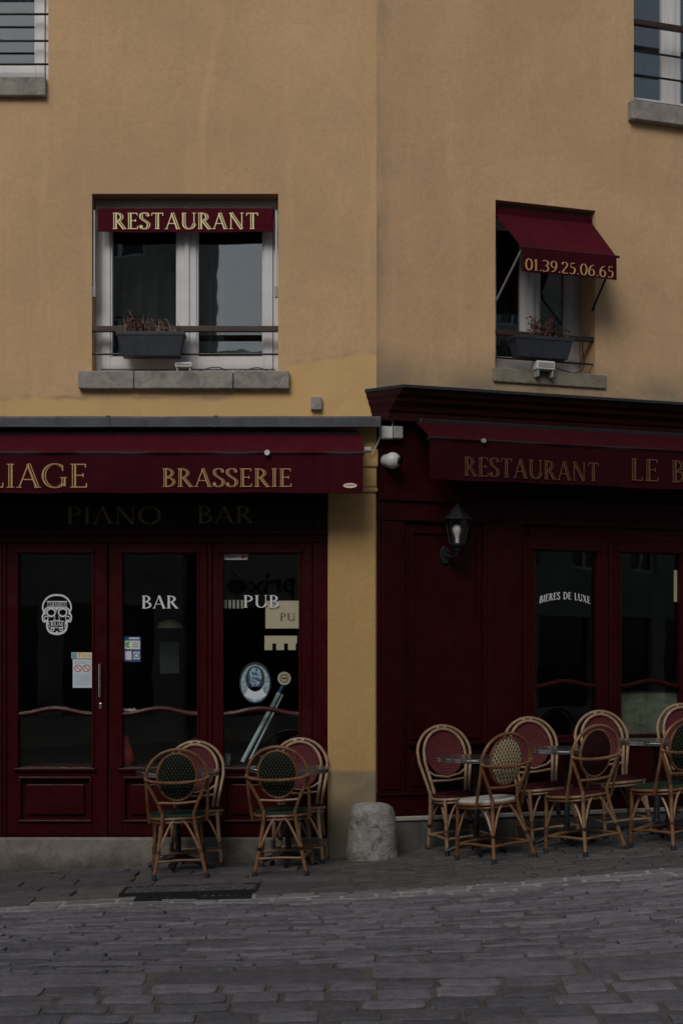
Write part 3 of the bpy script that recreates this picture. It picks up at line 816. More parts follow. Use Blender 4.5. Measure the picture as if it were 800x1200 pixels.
# ------------------------------------------------------------------ joinery
def swept_rail(u0, u1, z, out, amp=.045, r=.016):
    return [(u0+(u1-u0)*i/24, -out, z + amp*(.5-.5*math.cos(2*PI*i/24))) for i in range(25)]
def leaf(f, builder, name, x0, x1, px0, px1, ytop, ypt, ypb, yrail, ylow, out=-.05, handle=None, panel=True, mat='red', glassmat='glass', yref=None, lower=True):
    """one glazed leaf; pixel columns x0..x1 (outer), px0..px1 (glass)"""
    xr = yref or x0
    u0, u1 = f.u(x0, out), f.u(x1, out); a, b = f.u(px0, out), f.u(px1, out)
    Z = lambda y: f.px(xr, y, out)[1]
    zt, zp1, zp0, zr, zb = Z(ytop), Z(ypt), Z(ypb), Z(yrail), Z(ylow)
    m = MB(); o0, o1 = out-.06, out
    m.fb(u0, a, o0, o1, zb, zt); m.fb(b, u1, o0, o1, zb, zt); m.fb(a, b, o0, o1, zp1, zt); 
    zm = zp0 - .07
    m.fb(a, b, o0, o1, zm, zp0)
    if panel: m.fb(a, b, o0, o1, zb, zb+.105)
    dr = builder(m, name, M[mat], None, bevel=.006)
    # mouldings round the glass
    c = MB(); w = .02
    c.fb(a-w-.008, b+w+.008, o1-.004, o1+.022, zp1+.006, zp1+.03)
    c.fb(a-w-.012, b+w+.012, o1-.004, o1+.026, zp0-.030, zp0-.004)
    c.fb(a-w, a, o1-.004, o1+.012, zp0, zp1); c.fb(b, b+w, o1-.004, o1+.012, zp0, zp1)
    builder(c, 'moulding', M[mat], dr, bevel=.006)
    if panel:
        c = MB(); c.fb(a, b, o0, o1-.03, zb+.105, zm)
        pz0, pz1 = zb+.105, zm
        c.fb(a, b, o1-.03, o1+.018, pz1-.022, pz1); c.fb(a, b, o1-.03, o1+.018, pz0, pz0+.022)
        c.fb(a, a+.02, o1-.03, o1+.014, pz0+.022, pz1-.022); c.fb(b-.02, b, o1-.03, o1+.014, pz0+.022, pz1-.022)
        if pz1-pz0 > .15: c.fb(a+.06, b-.06, o1-.03, o1-.006, pz0+.06, pz1-.06)
        builder(c, 'panel', M[mat], dr, bevel=.007)
    g = MB(); g.fb(a-.003, b+.003, out-.045, out-.039, zp0-.003, zp1+.003); builder(g, 'pane', M[glassmat], dr)
    c = MB(); P = swept_rail(a, b, zr, out-.018, .042)
    c.tube(P, .019, 8); builder(c, 'curved_bar', M[mat], dr, smooth=True)
    if handle:
        hx, hy0, hy1 = handle; uh = f.u(hx, out+.04)
        z1_, z0_ = f.px(hx, hy0, out+.04)[1], f.px(hx, hy1, out+.04)[1]
        h = MB(); h.tube([(uh, -(out+.045), z0_), (uh, -(out+.045), z1_)], .010, 10)
        for z in (z0_+.02, z1_-.02): h.tube([(uh, -(out-.002), z), (uh, -(out+.045), z)], .007, 8)
        builder(h, 'handle', M['steel'], dr, smooth=True)
        h = MB(); h.lathe([(.012, 0), (.012, .01)], (0, 0, 0), 12)
        kk = MB(); kk.fb(uh-.010, uh+.010, out-.001, out+.006, z0_-.09, z0_-.045); builder(kk, 'lock_plate', M['steel'], dr, bevel=.003)
    return dr, (a, b, zp0, zp1, out-.039)
KW = dict(ytop=636, ypt=649, ypb=899, yrail=837, ylow=980, out=-.06)
d1, g1 = leaf(L, Lb, 'door', 8, 126, 22, 108, handle=(117, 778, 817), **KW)
d2, g2 = leaf(L, Lb, 'door', 128, 243, 144, 231, **KW)
d3, g3 = leaf(L, Lb, 'shop_window', 249, 366, 262, 350, **KW)
d0, g0 = leaf(L, Lb, 'shop_window', -114, 3, -100, -14, **KW)
dm1, gm1 = leaf(L, Lb, 'shop_window', -236, -119, -222, -136, **KW)
# posts, transom, fascia and head moulding of the left front
m = MB()
for xa, xb in ((366.6, 385), (243.6, 248.4), (3.6, 7.4), (-118.4, -114.6), (-400, -236.6)):
    px_box(L, m, xa, xb, 636, 980, -.14, -.045)
u0, u1 = -6.2, L.u(385, -.045)
m.fb(u0, u1, -.14, -.045, L.px(200, 634, -.045)[1]-.01, L.px(200, 626, -.045)[1])
m.fb(u0, u1, -.14, -.01, L.px(200, 626, -.01)[1], L.px(200, 621, -.01)[1])
px_box(L, m, 371, 386, 583, 621, -.14, -.035)
BL.part(m, 'shopfront_frame', M['red'], bevel=.006)
m = MB(); a = L.px(370, 620, -.05); m.fb(-6.2, a[0], -.14, -.05, a[1], L.px(370, 584, -.05)[1]); fas = BL.part(m, 'fascia', M['fascia'])
BL.part(flat_text(L, 'PIANO', 78, 189, 594, 614, -.05), 'lettering', M['gold_faint'], fas)
BL.part(flat_text(L, 'BAR', 231, 297, 593, 613, -.05), 'lettering', M['gold_faint'], fas)
BL.part(flat_text(L, 'BAR', 166, 209, 698, 713, g2[4], th=.0012, bold=1.1), 'lettering', M['white_vinyl'], d2)
BL.part(flat_text(L, 'PUB', 285, 327, 697.5, 712, g3[4], th=.0012), 'lettering', M['white_vinyl'], d3)

# right shopfront: boarding with applied pilasters, panels and glazed leaves
zb_r = R.px(470, 956, .05)[1]; ztop_r = zc-.235
m = MB(); zs1 = shopR[3]
m.fb(0.004, shopR[0], -.1, .02, zb_r, ztop_r); m.fb(shopR[0], 5.6, -.1, .02, zs1, ztop_r); m.fb(5.6, 6.6, -.1, .02, zb_r, ztop_r)
m.fb(shopR[0], 5.6, -.1, .02, zb_r, shopR[2]+.004)
shp = Rpart(m, 'shopfront_boarding', M['red_dark'])
m = MB()
for xa, xb in ((443, 474), (567, 611)):
    u0, u1 = R.u(xa, .05), R.u(xb, .05); m.fb(u0, u1, .02, .05, zb_r+.16, R.px(500, 588, .05)[1])
    m.fb(u0+.03, u1-.03, .05, .062, zb_r+.2, R.px(500, 618, .05)[1])
u0, u1 = R.u(443, .06), 6.6
m.fb(u0, u1, .02, .06, R.px(500, 611, .06)[1], R.px(500, 588, .06)[1])
m.fb(u0, u1, .02, .085, R.px(500, 588, .08)[1]-.0, R.px(500, 580, .08)[1])
m.fb(u0, u1, .02, .075, zb_r, zb_r+.155); m.fb(u0, u1, .02, .09, zb_r+.155, zb_r+.175)
ua, ub = R.u(482, .035), R.u(562, .035)
zpa, zpb = R.px(486, 866, .035)[1], R.px(486, 622, .035)[1]
for (p, q, r_, s_) in ((ua, ub, zpb-.02, zpb), (ua, ub, zpa, zpa+.02), (ua, ua+.02, zpa+.02, zpb-.02), (ub-.02, ub, zpa+.02, zpb-.02)): m.fb(p, q, .02, .038, r_, s_)
m.fb(ua-.03, 6.6, .02, .085, zpa-.05, zpa-.02)
m.fb(ua, ub, .02, .036, zb_r+.22, zpa-.09)
BL.e; Rpart(m, 'pilaster', M['red_dark'], shp, bevel=.006)
KR = dict(ytop=629, ypt=645, ypb=862, yrail=805, ylow=930, out=.03, mat='red_dark', panel=False, yref=626)
leaves = [(613, 712, 626, 699), (713, 812, 727, 797), (814, 915, 828, 902), (917, 1020, 931, 1007)]
rr = []
for i, (a, b, c, d) in enumerate(leaves): rr.append(leaf(R, Rb, 'shop_window', a, b, c, d, **KR))
m = MB(); z1_ = R.px(626, 629, .03)[1]; m.fb(shopR[0]-.02, 5.6, .021, .03, z1_+.002, R.px(500, 611, .03)[1]+.02)
m.fb(shopR[0]-.02, 5.6, .0, .028, R.px(626, 905, .03)[1]-.3, R.px(626, 872, .03)[1])
uE = R.u(1020, .03)+.003; m.fb(uE, 5.62, -.1, .029, zb_r+.16, z1_+.001)
Rpart(m, 'shopfront_frame', M['red_dark'], shp)
# arched lettering on the first right pane
uL, zL = R.px(632, 707, .0); uR_ = R.u(692, 0); hh = .056; s = 'BIERES DE LUXE'
W = text_width(s, .11); o_ = rr[0][1][4]
def pl(x, y, e):
    f_ = x/W; u = uL+(uR_-uL)*f_; k_ = (f_-.5)*2
    return (u - k_*.006*y, -(o_+e), zL + .036*(1-k_*k_) + y*hh)
Rpart(letters(s, pl, track=.11, bold=1.3, th=.0012), 'lettering', M['white_vinyl'], rr[0][0])
# right plinth: pale ledge over dark render
m = MB(); m.fb(.0, 6.6, -.1, .10, zb_r-.035, zb_r-.002); Rpart(m, 'plinth_ledge', M['ledge'], bevel=.006)
m = MB(); m.fb(.0, 6.6, -.1, .085, -.9, zb_r-.036); Rpart(m, 'plinth', M['plinth_dark'])

# ------------------------------------------------------------------ awnings
def sagcloth(m, rows, u0, u1, n=60, amp=.004, th=.004):
    """rows: (out, z) list; cloth surface with small waves, given a real thickness"""
    k = len(rows); vs = []
    for side in (0, 1):
        for i in range(n+1):
            u = u0+(u1-u0)*i/n
            for j, (o, z) in enumerate(rows):
                w = amp*j/(k-1)*(math.sin(u*7.3+j)+.6*math.sin(u*17+1.3*j))+ amp*.5*noise.noise(Vector((u*5, j*1.0, 2)))
                vs.append((u, -(o+w-side*th), z + (.006*noise.noise(Vector((u*2.1, 3, 1)))+.003*math.sin(u*9) if j == k-1 and k < 5 else 0)))
    b = (n+1)*k; fs = []
    for i in range(n):
        for j in range(k-1):
            q = (i*k+j, i*k+j+1, (i+1)*k+j+1, (i+1)*k+j); fs.append(q); fs.append(tuple(b+x for x in reversed(q)))
    for i in (0, n):
        for j in range(k-1): fs.append((i*k+j, b+i*k+j, b+i*k+j+1, i*k+j+1))
    for i in range(n):
        for j in (0, k-1): fs.append((i*k+j, (i+1)*k+j, b+(i+1)*k+j, b+i*k+j))
    m.add(vs, fs); return m
# large left awning
O1 = .45
ur = L.u(425, O1); zv1 = L.px(400, 533, O1)[1]; zv0 = L.px(400, 577.5, O1)[1]; zh = L.px(400, 512, .14)[1]
AW = FT(L, 'awning', 'long burgundy awning lettered BRASSERIE in gold over the left bar doors', 'awning', -1, 0, zv0)
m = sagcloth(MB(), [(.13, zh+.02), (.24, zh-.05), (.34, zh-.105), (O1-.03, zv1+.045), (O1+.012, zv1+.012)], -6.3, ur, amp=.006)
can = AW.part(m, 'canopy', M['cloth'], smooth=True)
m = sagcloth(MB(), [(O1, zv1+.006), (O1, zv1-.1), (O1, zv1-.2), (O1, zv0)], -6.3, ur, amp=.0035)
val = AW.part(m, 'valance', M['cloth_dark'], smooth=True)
m = MB(); m.tube([(-6.3, -(O1-.01), zv1+.012), (ur+.01, -(O1-.01), zv1+.012)], .016, 10)
AW.part(m, 'front_bar', M['black'])
m = MB(); m.fb(-6.3, ur-.03, .02, .13, zh-.02, zh+.05); AW.part(m, 'cassette', M['black'], bevel=.01)
AW.part(flat_text(L, 'BRASSERIE', 190, 342, 549, 570.5, O1+.004, inline=True, bold=.74), 'lettering', M['gold'], val)
W1 = text_width('LE BAILLIAGE'); Wv = text_width('LIAGE')
# the word runs out of the frame on the left
sx = (103-(-14))/Wv
AW.part(flat_text(L, 'LE BAILLIAGE', 103-sx*W1, 103, 543.5, 571.5, O1+.004, inline=True, bold=.74), 'lettering', M['gold'], val)
m = MB(); n = 20; uu, zz = L.px(410, 569, O1+.006)
m.extrude([(uu+.05*math.cos(2*PI*i/n), -(O1+.004), zz+.018*math.sin(2*PI*i/n)) for i in range(n)], (0, -.003, 0)); AW.part(m, 'oval_badge', M['cream'], val)
m = MB(); m.extrude([(uu+.04*math.cos(2*PI*i/n), -(O1+.0071), zz+.003+.003*math.sin(2*PI*i/n)) for i in range(n)], (0, -.0006, 0)); AW.part(m, 'badge_text', M['planter'], val)
for xx in (313, ):
    uu, zz = L.px(xx, 530.5, O1+.02); m = MB(); m.tube([(uu, -(O1-.0), zz), (uu, -(O1+.035), zz)], .02, 12); AW.part(m, 'bar_fitting', M['wplast'], smooth=True)
uu, zz = L.px(430, 526, O1-.05); m = MB(); m.tube([(uu-.02, -(O1-.03), zz-.01), (uu+.03, -(O1-.03), zz-.01)], .022, 12); AW.part(m, 'end_cap', M['gplast'], smooth=True)
for uu in (-4.2, ur-.12):
    m = MB(); m.tube([(uu, -.02, zh-.05), (uu-.12, -.24, zh-.10), (uu, -(O1-.02), zv1)], .016, 8); AW.part(m, 'folding_arm', M['black'], smooth=True)
# long right awning
O2 = .42
uL2, zv1 = R.px(503, 515, O2); zv0 = R.px(503, 561, O2)[1]; uC, zh = R.px(498, 496, .16)
AW = FT(R, 'awning', 'long dark burgundy awning with worn gold RESTAURANT lettering on the right front', 'awning', 2, 0, zv0)
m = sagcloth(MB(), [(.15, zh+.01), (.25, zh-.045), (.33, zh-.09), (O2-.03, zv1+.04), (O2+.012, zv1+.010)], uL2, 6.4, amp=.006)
AW.part(m, 'canopy', M['cloth_shade2'], smooth=True)
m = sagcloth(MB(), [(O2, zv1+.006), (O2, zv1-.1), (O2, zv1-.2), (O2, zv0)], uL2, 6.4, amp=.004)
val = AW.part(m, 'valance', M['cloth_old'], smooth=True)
m = MB(); m.tube([(uL2-.01, -(O2-.01), zv1+.01), (6.4, -(O2-.01), zv1+.01)], .015, 10); AW.part(m, 'front_bar', M['black'])
m = MB(); m.fb(uL2+.03, 6.4, .03, .15, zh-.03, zh+.04); AW.part(m, 'cassette', M['black'], bevel=.01)
ua, za = R.px(543, 557.5, O2+.004); ub = R.u(701, O2+.004); ht = R.px(543, 535, O2+.004)[1]-za; W = text_width('RESTAURANT')
AW.part(letters('RESTAURANT', lambda x, y, e: (ua+(ub-ua)*x/W, -(O2+.007+e), za+y*ht), inline=True, bold=.9), 'lettering', M['gold_old'], val)
ua2, za2 = R.px(738, 563, O2+.004); ub2 = R.u(802, O2+.004); ht2 = R.px(738, 537, O2+.004)[1]-za2; W2 = text_width('LE B')
AW.part(letters('LE BAILLIAGE', lambda x, y, e: (ua2+(ub2-ua2)*x/W2, -(O2+.007+e), za2+y*ht2), inline=True, bold=.9), 'lettering', M['gold_old'], val)
uu, zz = R.px(565, 517, O2); m = MB(); m.tube([(uu, -O2, zz), (uu, -(O2+.03), zz)], .017, 12); AW.part(m, 'bar_fitting', M['gplast'], smooth=True)
for uu in (uL2+.15, 3.4):
    m = MB(); m.tube([(uu, -.03, zh-.05), (uu+.12, -.22, zh-.10), (uu, -(O2-.02), zv1)], .014, 8); AW.part(m, 'folding_arm', M['black'], smooth=True)
# small closed awning over the left window
a = rect(L, 114, 321, 243, 272, -.02)
AW = FT(L, 'window_awning', 'small folded burgundy awning lettered RESTAURANT above the upper left window', 'awning', a[0], 0, a[2])
m = MB(); m.fb(a[0], a[1], -.14, -.03, a[3]-.045, a[3]+.0); AW.part(m, 'cassette', M['cloth_dark'], bevel=.012)
m = sagcloth(MB(), [(-.026, a[3]-.01), (-.02, (a[2]+a[3])/2), (-.02, a[2])], a[0]+.005, a[1]-.005, 30, .002); val = AW.part(m, 'valance', M['cloth'], smooth=True)
AW.part(flat_text(L, 'RESTAURANT', 132, 303, 249.5, 268.5, -.014, inline=True, bold=.98), 'lettering', M['gold_pale'], val)
for uu in (a[0]-.022, a[1]+.018):
    m = MB(); m.tube([(uu, .03, a[3]-.02), (uu, .03, a[3]-.62)], .007, 8); AW.part(m, 'side_arm', M['frame'], smooth=True)
    m = MB(); m.fb(uu-.012, uu+.012, -.05, -.01, a[3]-.68, a[3]-.60); AW.part(m, 'arm_bracket', M['gplast'])
# small open awning over the right window
Of = .36
uA, zA = R.px(584, 250, -.04); uB = wR[1]-.01
uf0, zf = R.px(611, 289.5, Of); uf1 = R.u(721.5, Of); zf0 = R.px(611, 318, Of)[1]
AW = FT(R, 'window_awning', 'small open burgundy awning with gold phone number over the right window', 'awning', uf0, 0, zf0)
m = MB(); n = 24; vs = []
for s in (0, 1):
    for i in range(n+1):
        f_ = i/n
        for j in range(9):
            g_ = j/8; u = (wR[0]+.01)*(1-g_)+uf0*g_ + ((uB-(wR[0]+.01))*(1-g_)+(uf1-uf0)*g_)*f_
            o = -.04+(Of+.04)*g_; z = zA+(zf-zA)*g_ - .012*math.sin(PI*g_)*math.sin(PI*f_) - s*.004
            vs.append((u, -o, z))
b = (n+1)*9; fs = []
for i in range(n):
    for j in range(8):
        q = (i*9+j, i*9+j+1, (i+1)*9+j+1, (i+1)*9+j); fs.append(q); fs.append(tuple(b+x for x in reversed(q)))
m.add(vs, fs); AW.part(m, 'canopy', M['cloth'], smooth=True)
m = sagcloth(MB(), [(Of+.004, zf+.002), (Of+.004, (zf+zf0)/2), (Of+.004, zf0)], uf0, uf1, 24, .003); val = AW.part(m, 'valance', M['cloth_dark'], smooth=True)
m = MB(); m.tube([(uf0-.01, -(Of-.01), zf), (uf1+.03, -(Of-.01), zf)], .011, 8); AW.part(m, 'front_bar', M['black'], smooth=True)
m = MB(); m.fb(wR[0]+.01, wR[1]-.01, -.12, -.03, zA-.02, zA+.05); AW.part(m, 'cassette', M['cloth_dark'], bevel=.01)
for uu, uw, mt in ((uf0+.01, wR[0]+.015, 'gplast'), (uf1-.005, wR[1]-.012, 'black')):
    m = MB(); m.tube([(uu, -(Of-.02), zf-.01), (uw, .03, zf-.33)], .009, 8); AW.part(m, 'side_arm', M[mt], smooth=True)
ua, za = R.px(615, 316, Of+.01); ub = R.u(718.5, Of+.01); ht = .086; st = '01.39.25.06.65'; W = text_width(st)
AW.part(letters(st, lambda x, y, e: (ua+(ub-ua)*x/W, -(Of+.008+e), za+y*ht), inline=False, bold=1.0), 'lettering', M['gold'], val)

# ------------------------------------------------------------------ planters
def planter(f, x0, x1, y0, y1, out, label, red=False, seed=1):
    random.seed(seed)
    u0, z0 = f.px(x0, y1, out); u1 = f.u(x1, out); z1 = f.px(x0, y0, out)[1]; um = (u0+u1)/2; w = (u1-u0)/2; dp = .085
    T = FT(f, 'planter', label, 'planter', um, out-dp, z0)
    m = MB()
    def ring(z, k, q): return [(um-w*k, -(out-dp)-q, z), (um+w*k, -(out-dp)-q, z), (um+w*k, -(out-dp)+q, z), (um-w*k, -(out-dp)+q, z)]
    rs = ring(z0, .84, dp*.72)+ring(z1-.028, .97, dp*.95)+ring(z1-.028, 1.0, dp)+ring(z1, 1.01, dp*1.01)+ring(z1, .97, dp*.92)+ring(z1-.05, .93, dp*.85)
    fs = [(3,2,1,0)]
    for i in range(5):
        for k in range(4): fs.append((i*4+k, i*4+(k+1) % 4, (i+1)*4+(k+1) % 4, (i+1)*4+k))
    m.add(rs, fs); T.part(m, 'trough', M['planter'], bevel=.004)
    m = MB(); m.add(ring(z1-.03, .94, dp*.86), [(0,1,2,3)]); T.part(m, 'soil', M['soil'])
    st = MB(); pale = MB(); lf = MB()
    for i in range(60 if not red else 34):
        c = random.uniform(-.85, .9)*w if not red else random.gauss(.18, .32)*w
        big = (not red) and abs(c/w+.35) < .2
        p = Vector((um+c, -(out-dp)+random.uniform(-.05, .05), z1-.03)); P = [p]
        dx, dy = random.uniform(-.6, .6), random.uniform(-.5, .5); Ls = random.uniform(.06, .15)*(1.4 if big or red else 1)
        for k in range(6):
            p = p+Vector((dx*.3, dy*.3, 1-.28*k*random.random())).normalized()*Ls/5; dx += random.uniform(-.7, .7); dy += random.uniform(-.5, .5); P.append(p)
        (pale if random.random() < (.3 if not red else .08) else st).tube(P, [.0035*(1-.12*j) for j in range(len(P))], 5)
        nl = random.randint(6, 13) if (big or red) else random.randint(0, 3)
        for q in range(nl):
            c_ = P[random.randint(2, 5)]+Vector([random.uniform(-.028, .028) for _ in range(3)])
            a_ = Vector([random.uniform(-1, 1) for _ in range(3)]).normalized()*random.uniform(.01, .024); b_ = Vector([random.uniform(-1, 1) for _ in range(3)]).normalized()*.009
            lf.add([c_-a_, c_+b_, c_+a_, c_-b_+Vector((0, 0, .006))], [(0,1,2,3)])
    T.part(st, 'dry_stems', M['dead'], smooth=True); T.part(pale, 'pale_stems', M['dead_pale'], smooth=True); T.part(lf, 'withered_foliage', M['leafred'])
    return T
planter(L, 136, 216, 388, 416, .10, 'grey plastic trough of dried stems hung on the upper left window bar', False, 3)
planter(R, 604, 672, 391, 416, .12, 'dark trough with reddish withered plant on the right window bar', True, 5)
# small white electrical boxes on the sills, and their cables
def wire(f, pts, out, r, name, mat, label, cat):
    P = cat_pts(pts); Q = []
    for x, y in P:
        u, z = f.px(x, y, out); Q.append((u, -out, z))
    c = Q[0]; m = MB(); m.tube(Q, r, 6)
    return single(f, m, name, M[mat], label, cat, c[0], -c[1], c[2], smooth=True)
def cat_pts(p): return cat(p, 6)
cat_fn = cat
def deco_box(f, x0, x1, y0, y1, out, dep, label, feet=False):
    a = rect(f, x0, x1, y0, y1, out); T = FT(f, 'floodlight', label, 'floodlight', a[0], out-dep, a[2])
    m = MB(); m.fb(a[0], a[1], out-dep, out, a[2]+.02, a[3]); T.part(m, 'housing', M['wplast'], bevel=.006)
    m = MB(); m.fb(a[0]+.012, a[1]-.012, out, out+.003, a[2]+.035, a[3]-.014); T.part(m, 'lens', M['gplast'])
    m = MB(); m.fb(a[0]+.01, a[0]+.022, out-dep, out-.01, a[2]-.035, a[2]+.02); m.fb(a[1]-.022, a[1]-.01, out-dep, out-.01, a[2]-.035, a[2]+.02); T.part(m, 'bracket', M['gplast'])
deco_box(L, 205, 225, 424, 433, .02, .08, 'small grey floodlight on the upper left window sill')
deco_box(R, 629, 650, 422, 435, .10, .09, 'small white floodlight on the right window sill below the trough')
del cat_fn
wire(L, [(224, 432), (236, 434), (246, 431), (258, 431), (270, 437), (278, 439), (290, 433), (303, 431), (314, 435), (321, 438), (321, 432)], .0, .004, 'cable', 'black', 'thin black cable looping along the upper left window sill', 'cable')
wire(R, [(648, 430), (660, 434), (672, 437), (681, 434), (684, 426), (682, 408), (682, 395)], .01, .004, 'cable', 'black', 'thin black cable hanging at the right window jamb', 'cable')

# ------------------------------------------------------------------ wall fittings
u, z = R.px(459, 540, .10)
T = FT(R, 'security_camera', 'white ball security camera on the burgundy wall beside the pillar', 'camera', u, .05, z)
m = MB(); P = [(math.sin(i*PI/12)*.062+.0001, -math.cos(i*PI/12)*.062) for i in range(13)]; m.lathe(P, (u, -.115, z), 24); T.part(m, 'ball', M['wplast'], smooth=True)
m = MB(); m.tube([(u-.012, -.02, z+.01), (u-.012, -.075, z+.005)], [.05, .045], 20); T.part(m, 'mount', M['wplast'], smooth=True)
m = MB(); m.tube([(u+.030, -.150, z-.004), (u+.048, -.170, z-.010)], [.028, .026], 16); T.part(m, 'lens', M['dglass'], smooth=True)
for i, (x0, x1, mt, lb) in enumerate(((447, 460, 'wplast', 'pale junction box at the end of the lead flashing'), (461, 472, 'gplast', 'dark grey junction box right of the pale one under the cornice'))):
    a = rect(R, x0, x1, 499, 513, .09); T = FT(R, 'junction_box', lb, 'junction box', a[0], .02, a[2], 'junction boxes under the cornice')
    m = MB(); m.fb(a[0], a[1], .02, .09, a[2], a[3]); T.part(m, 'housing', M[mt], bevel=.004)
    m = MB(); m.fb(a[0]-.003, a[1]+.003, .05, .056, a[2]-.003, a[3]+.003); T.part(m, 'lid', M[mt], bevel=.001)
wire(R, [(445, 512), (441, 522), (437, 528), (431, 527)], .09, .005, 'cable', 'gplast', 'short grey cable drooping below the pale junction box', 'cable')
wire(R, [(459, 499), (460, 494), (457, 493)], .07, .004, 'cable', 'wplast', 'tiny white cable curling over the junction boxes', 'cable')

# lantern
u, z = R.px(534, 640, .17)
T = FT(R, 'wall_lantern', 'black four sided wall lantern with bare bulb on the burgundy panel', 'lantern', u, .02, z-.1)
o = .17
m = MB(); m.lathe([(.10, .158), (.103, .165), (.085, .18), (.045, .225), (.03, .245), (.014, .25), (.012, .262), (.018, .27), (.004, .285)], (u, -o, z), 6, rot=PI/6); T.part(m, 'cap', M['black'], bevel=.002)
m = MB()
for k in range(6):
    c = 2*PI*k/6+PI/6; m.tube([(u+.048*math.cos(c), -o+.048*math.sin(c), z), (u+.076*math.cos(c), -o+.076*math.sin(c), z+.16)], .0045, 6)
m.lathe([(.03, -.03), (.052, -.012), (.056, .0), (.05, .004)], (u, -o, z), 6, rot=PI/6); m.lathe([(.02, -.05), (.03, -.03)], (u, -o, z), 12)
T.part(m, 'cage', M['black'])
m = MB(); m.lathe([(.045, .004), (.073, .158)], (u, -o, z), 6, rot=PI/6, capb=False, capt=False); T.part(m, 'glass', M['lglass'])
m = MB(); m.lathe([(.012, .004), (.013, .035), (.017, .05), (.031, .078), (.034, .098), (.027, .118), (.01, .13), (.001, .132)], (u, -o, z), 16); T.part(m, 'bulb', M['bulb'], smooth=True)
m = MB(); m.tube([(u, -o, z-.05), (u, -o+.01, z-.075), (u-.01, -o+.06, z-.085), (u-.02, -.06, z-.07), (u-.03, -.03, z-.07)], .011, 8); m.tube([(u-.03, -.03, z-.02), (u-.02, -.09, z-.05), (u, -o, z-.055)], .007, 8)
T.part(m, 'bracket', M['black'], smooth=True)
n = 20; m = MB(); m.extrude([(u-.03+.036*math.cos(2*PI*i/n), -.024, z-.065+.06*math.sin(2*PI*i/n)) for i in range(n)], (0, -.015, 0)); T.part(m, 'wall_plate', M['black'], bevel=.004)

T.e.scale = (1.15, 1.15, 1.15)
# bollard
bx, by, bz = ground_at(435, 1003); by = 10.95; bx = (436-CX)/F*by; bz = gz(bx, by)
m = MB(); m.lathe([(.205, -.06), (.200, .03), (.192, .12), (.183, .22), (.176, .30), (.168, .355), (.15, .388), (.12, .408), (.07, .420), (.02, .424)], (0, 0, 0), 56, wob=.010)
o = m.build('bollard', M['bollard'], smooth=True); o.location = (bx, by, bz); o.scale = (.97,)*3
tag(o, 'squat worn white stone bollard at the foot of the ochre pillar', 'bollard')

# ------------------------------------------------------------------ stickers and notices on the glass
def on_glass(g, f, x, y): u, z = f.px(x, y, g[4]); return u, z
# skull decal
uc, zc2 = L.px(67, 720, g1[4]); og = g1[4]
sxk, szk = .110, .148
T = FT(L, 'skull_decal', 'white skull shaped decal on the first bar door pane', 'decal', uc, og, zc2)
def ellipse(cx, cy, rx, ry, a0=0, a1=360, n=36): return [(cx+rx*math.cos(math.radians(a0+(a1-a0)*i/n)), cy+ry*math.sin(math.radians(a0+(a1-a0)*i/n))) for i in range(n+1)]
def pls(x, y, e): return (uc+x*sxk, -(og+e), zc2+y*szk)
m = MB()
out_ = cat_pts([(-.62,-.50),(-.64,-.34),(-.92,-.36),(-1.0,-.12),(-.90,.10),(-.99,.36),(-.86,.68),(-.5,.93),(0,1.0),(.5,.93),(.86,.68),(.99,.36),(.90,.10),(1.0,-.12),(.92,-.36),(.64,-.34),(.62,-.50)])
ribbon(m, out_, [.10]*len(out_), -.5, .5, pls, .0010)
jaw = cat_pts([(-.68,-.36),(-.66,-.70),(-.45,-.92),(0,-1.0),(.45,-.92),(.66,-.70),(.68,-.36)]); ribbon(m, jaw, [.13]*len(jaw), -.5, .5, pls, .0011)
for sx_ in (-1, 1):
    e_ = ellipse(.40*sx_, .10, .28, .20); ribbon(m, e_, [.09]*len(e_), -.5, .5, pls, .0012)
    e_ = ellipse(.40*sx_, .10, .37, .28, 20 if sx_ > 0 else 0, 200 if sx_ < 0 else 160); ribbon(m, e_, [.03]*len(e_), -.5, .5, pls, .0013)
    p_ = [(.12*sx_, -.10), (.20*sx_, -.26), (.08*sx_, -.30)]; ribbon(m, p_, [.05]*3, -.5, .5, pls, .0014)
    e_ = ellipse(.74*sx_, -.20, .14, .10); ribbon(m, e_, [.05]*len(e_), -.5, .5, pls, .0015)
    e_ = ellipse(.3*sx_, -.78, .12, .06); ribbon(m, e_, [.05]*len(e_), -.5, .5, pls, .0015)
    p_ = [(.7*sx_, .33), (.86*sx_, .22), (.84*sx_, -.02)]; ribbon(m, p_, [.09]*3, -.5, .5, pls, .0016)
    p_ = [(.55*sx_, -.45), (.52*sx_, -.7)]; ribbon(m, p_, [.04]*2, -.5, .5, pls, .0013)
ribbon(m, [(-.72,.66),(.72,.66)], [.05]*2, -.5, .5, pls, .0009); ribbon(m, [(-.72,.37),(.72,.37)], [.05]*2, -.5, .5, pls, .0009)
m.extrude([pls(0,.40,0), pls(-.12,.31,0), pls(0,.22,0), pls(.12,.31,0)], (0, -.001, 0))
m.extrude([pls(0,-.84,0), pls(-.09,-.9,0), pls(0,-.96,0), pls(.09,-.9,0)], (0, -.001, 0))
ribbon(m, [(-.5,-.36),(0,-.33),(.5,-.36)], [.05]*3, -.5, .5, pls, .0009); ribbon(m, [(-.45,-.66),(0,-.69),(.45,-.66)], [.04]*3, -.5, .5, pls, .0009)
T.part(m, 'outline', M['white_vinyl'])
W = text_width('CUBANISTO', .03); T.part(letters('CUBANISTO', lambda x, y, e: pls(-.64+1.28*x/W, .41+y*.21, e), track=.05, bold=1.3, th=.0016), 'lettering', M['white_vinyl'])
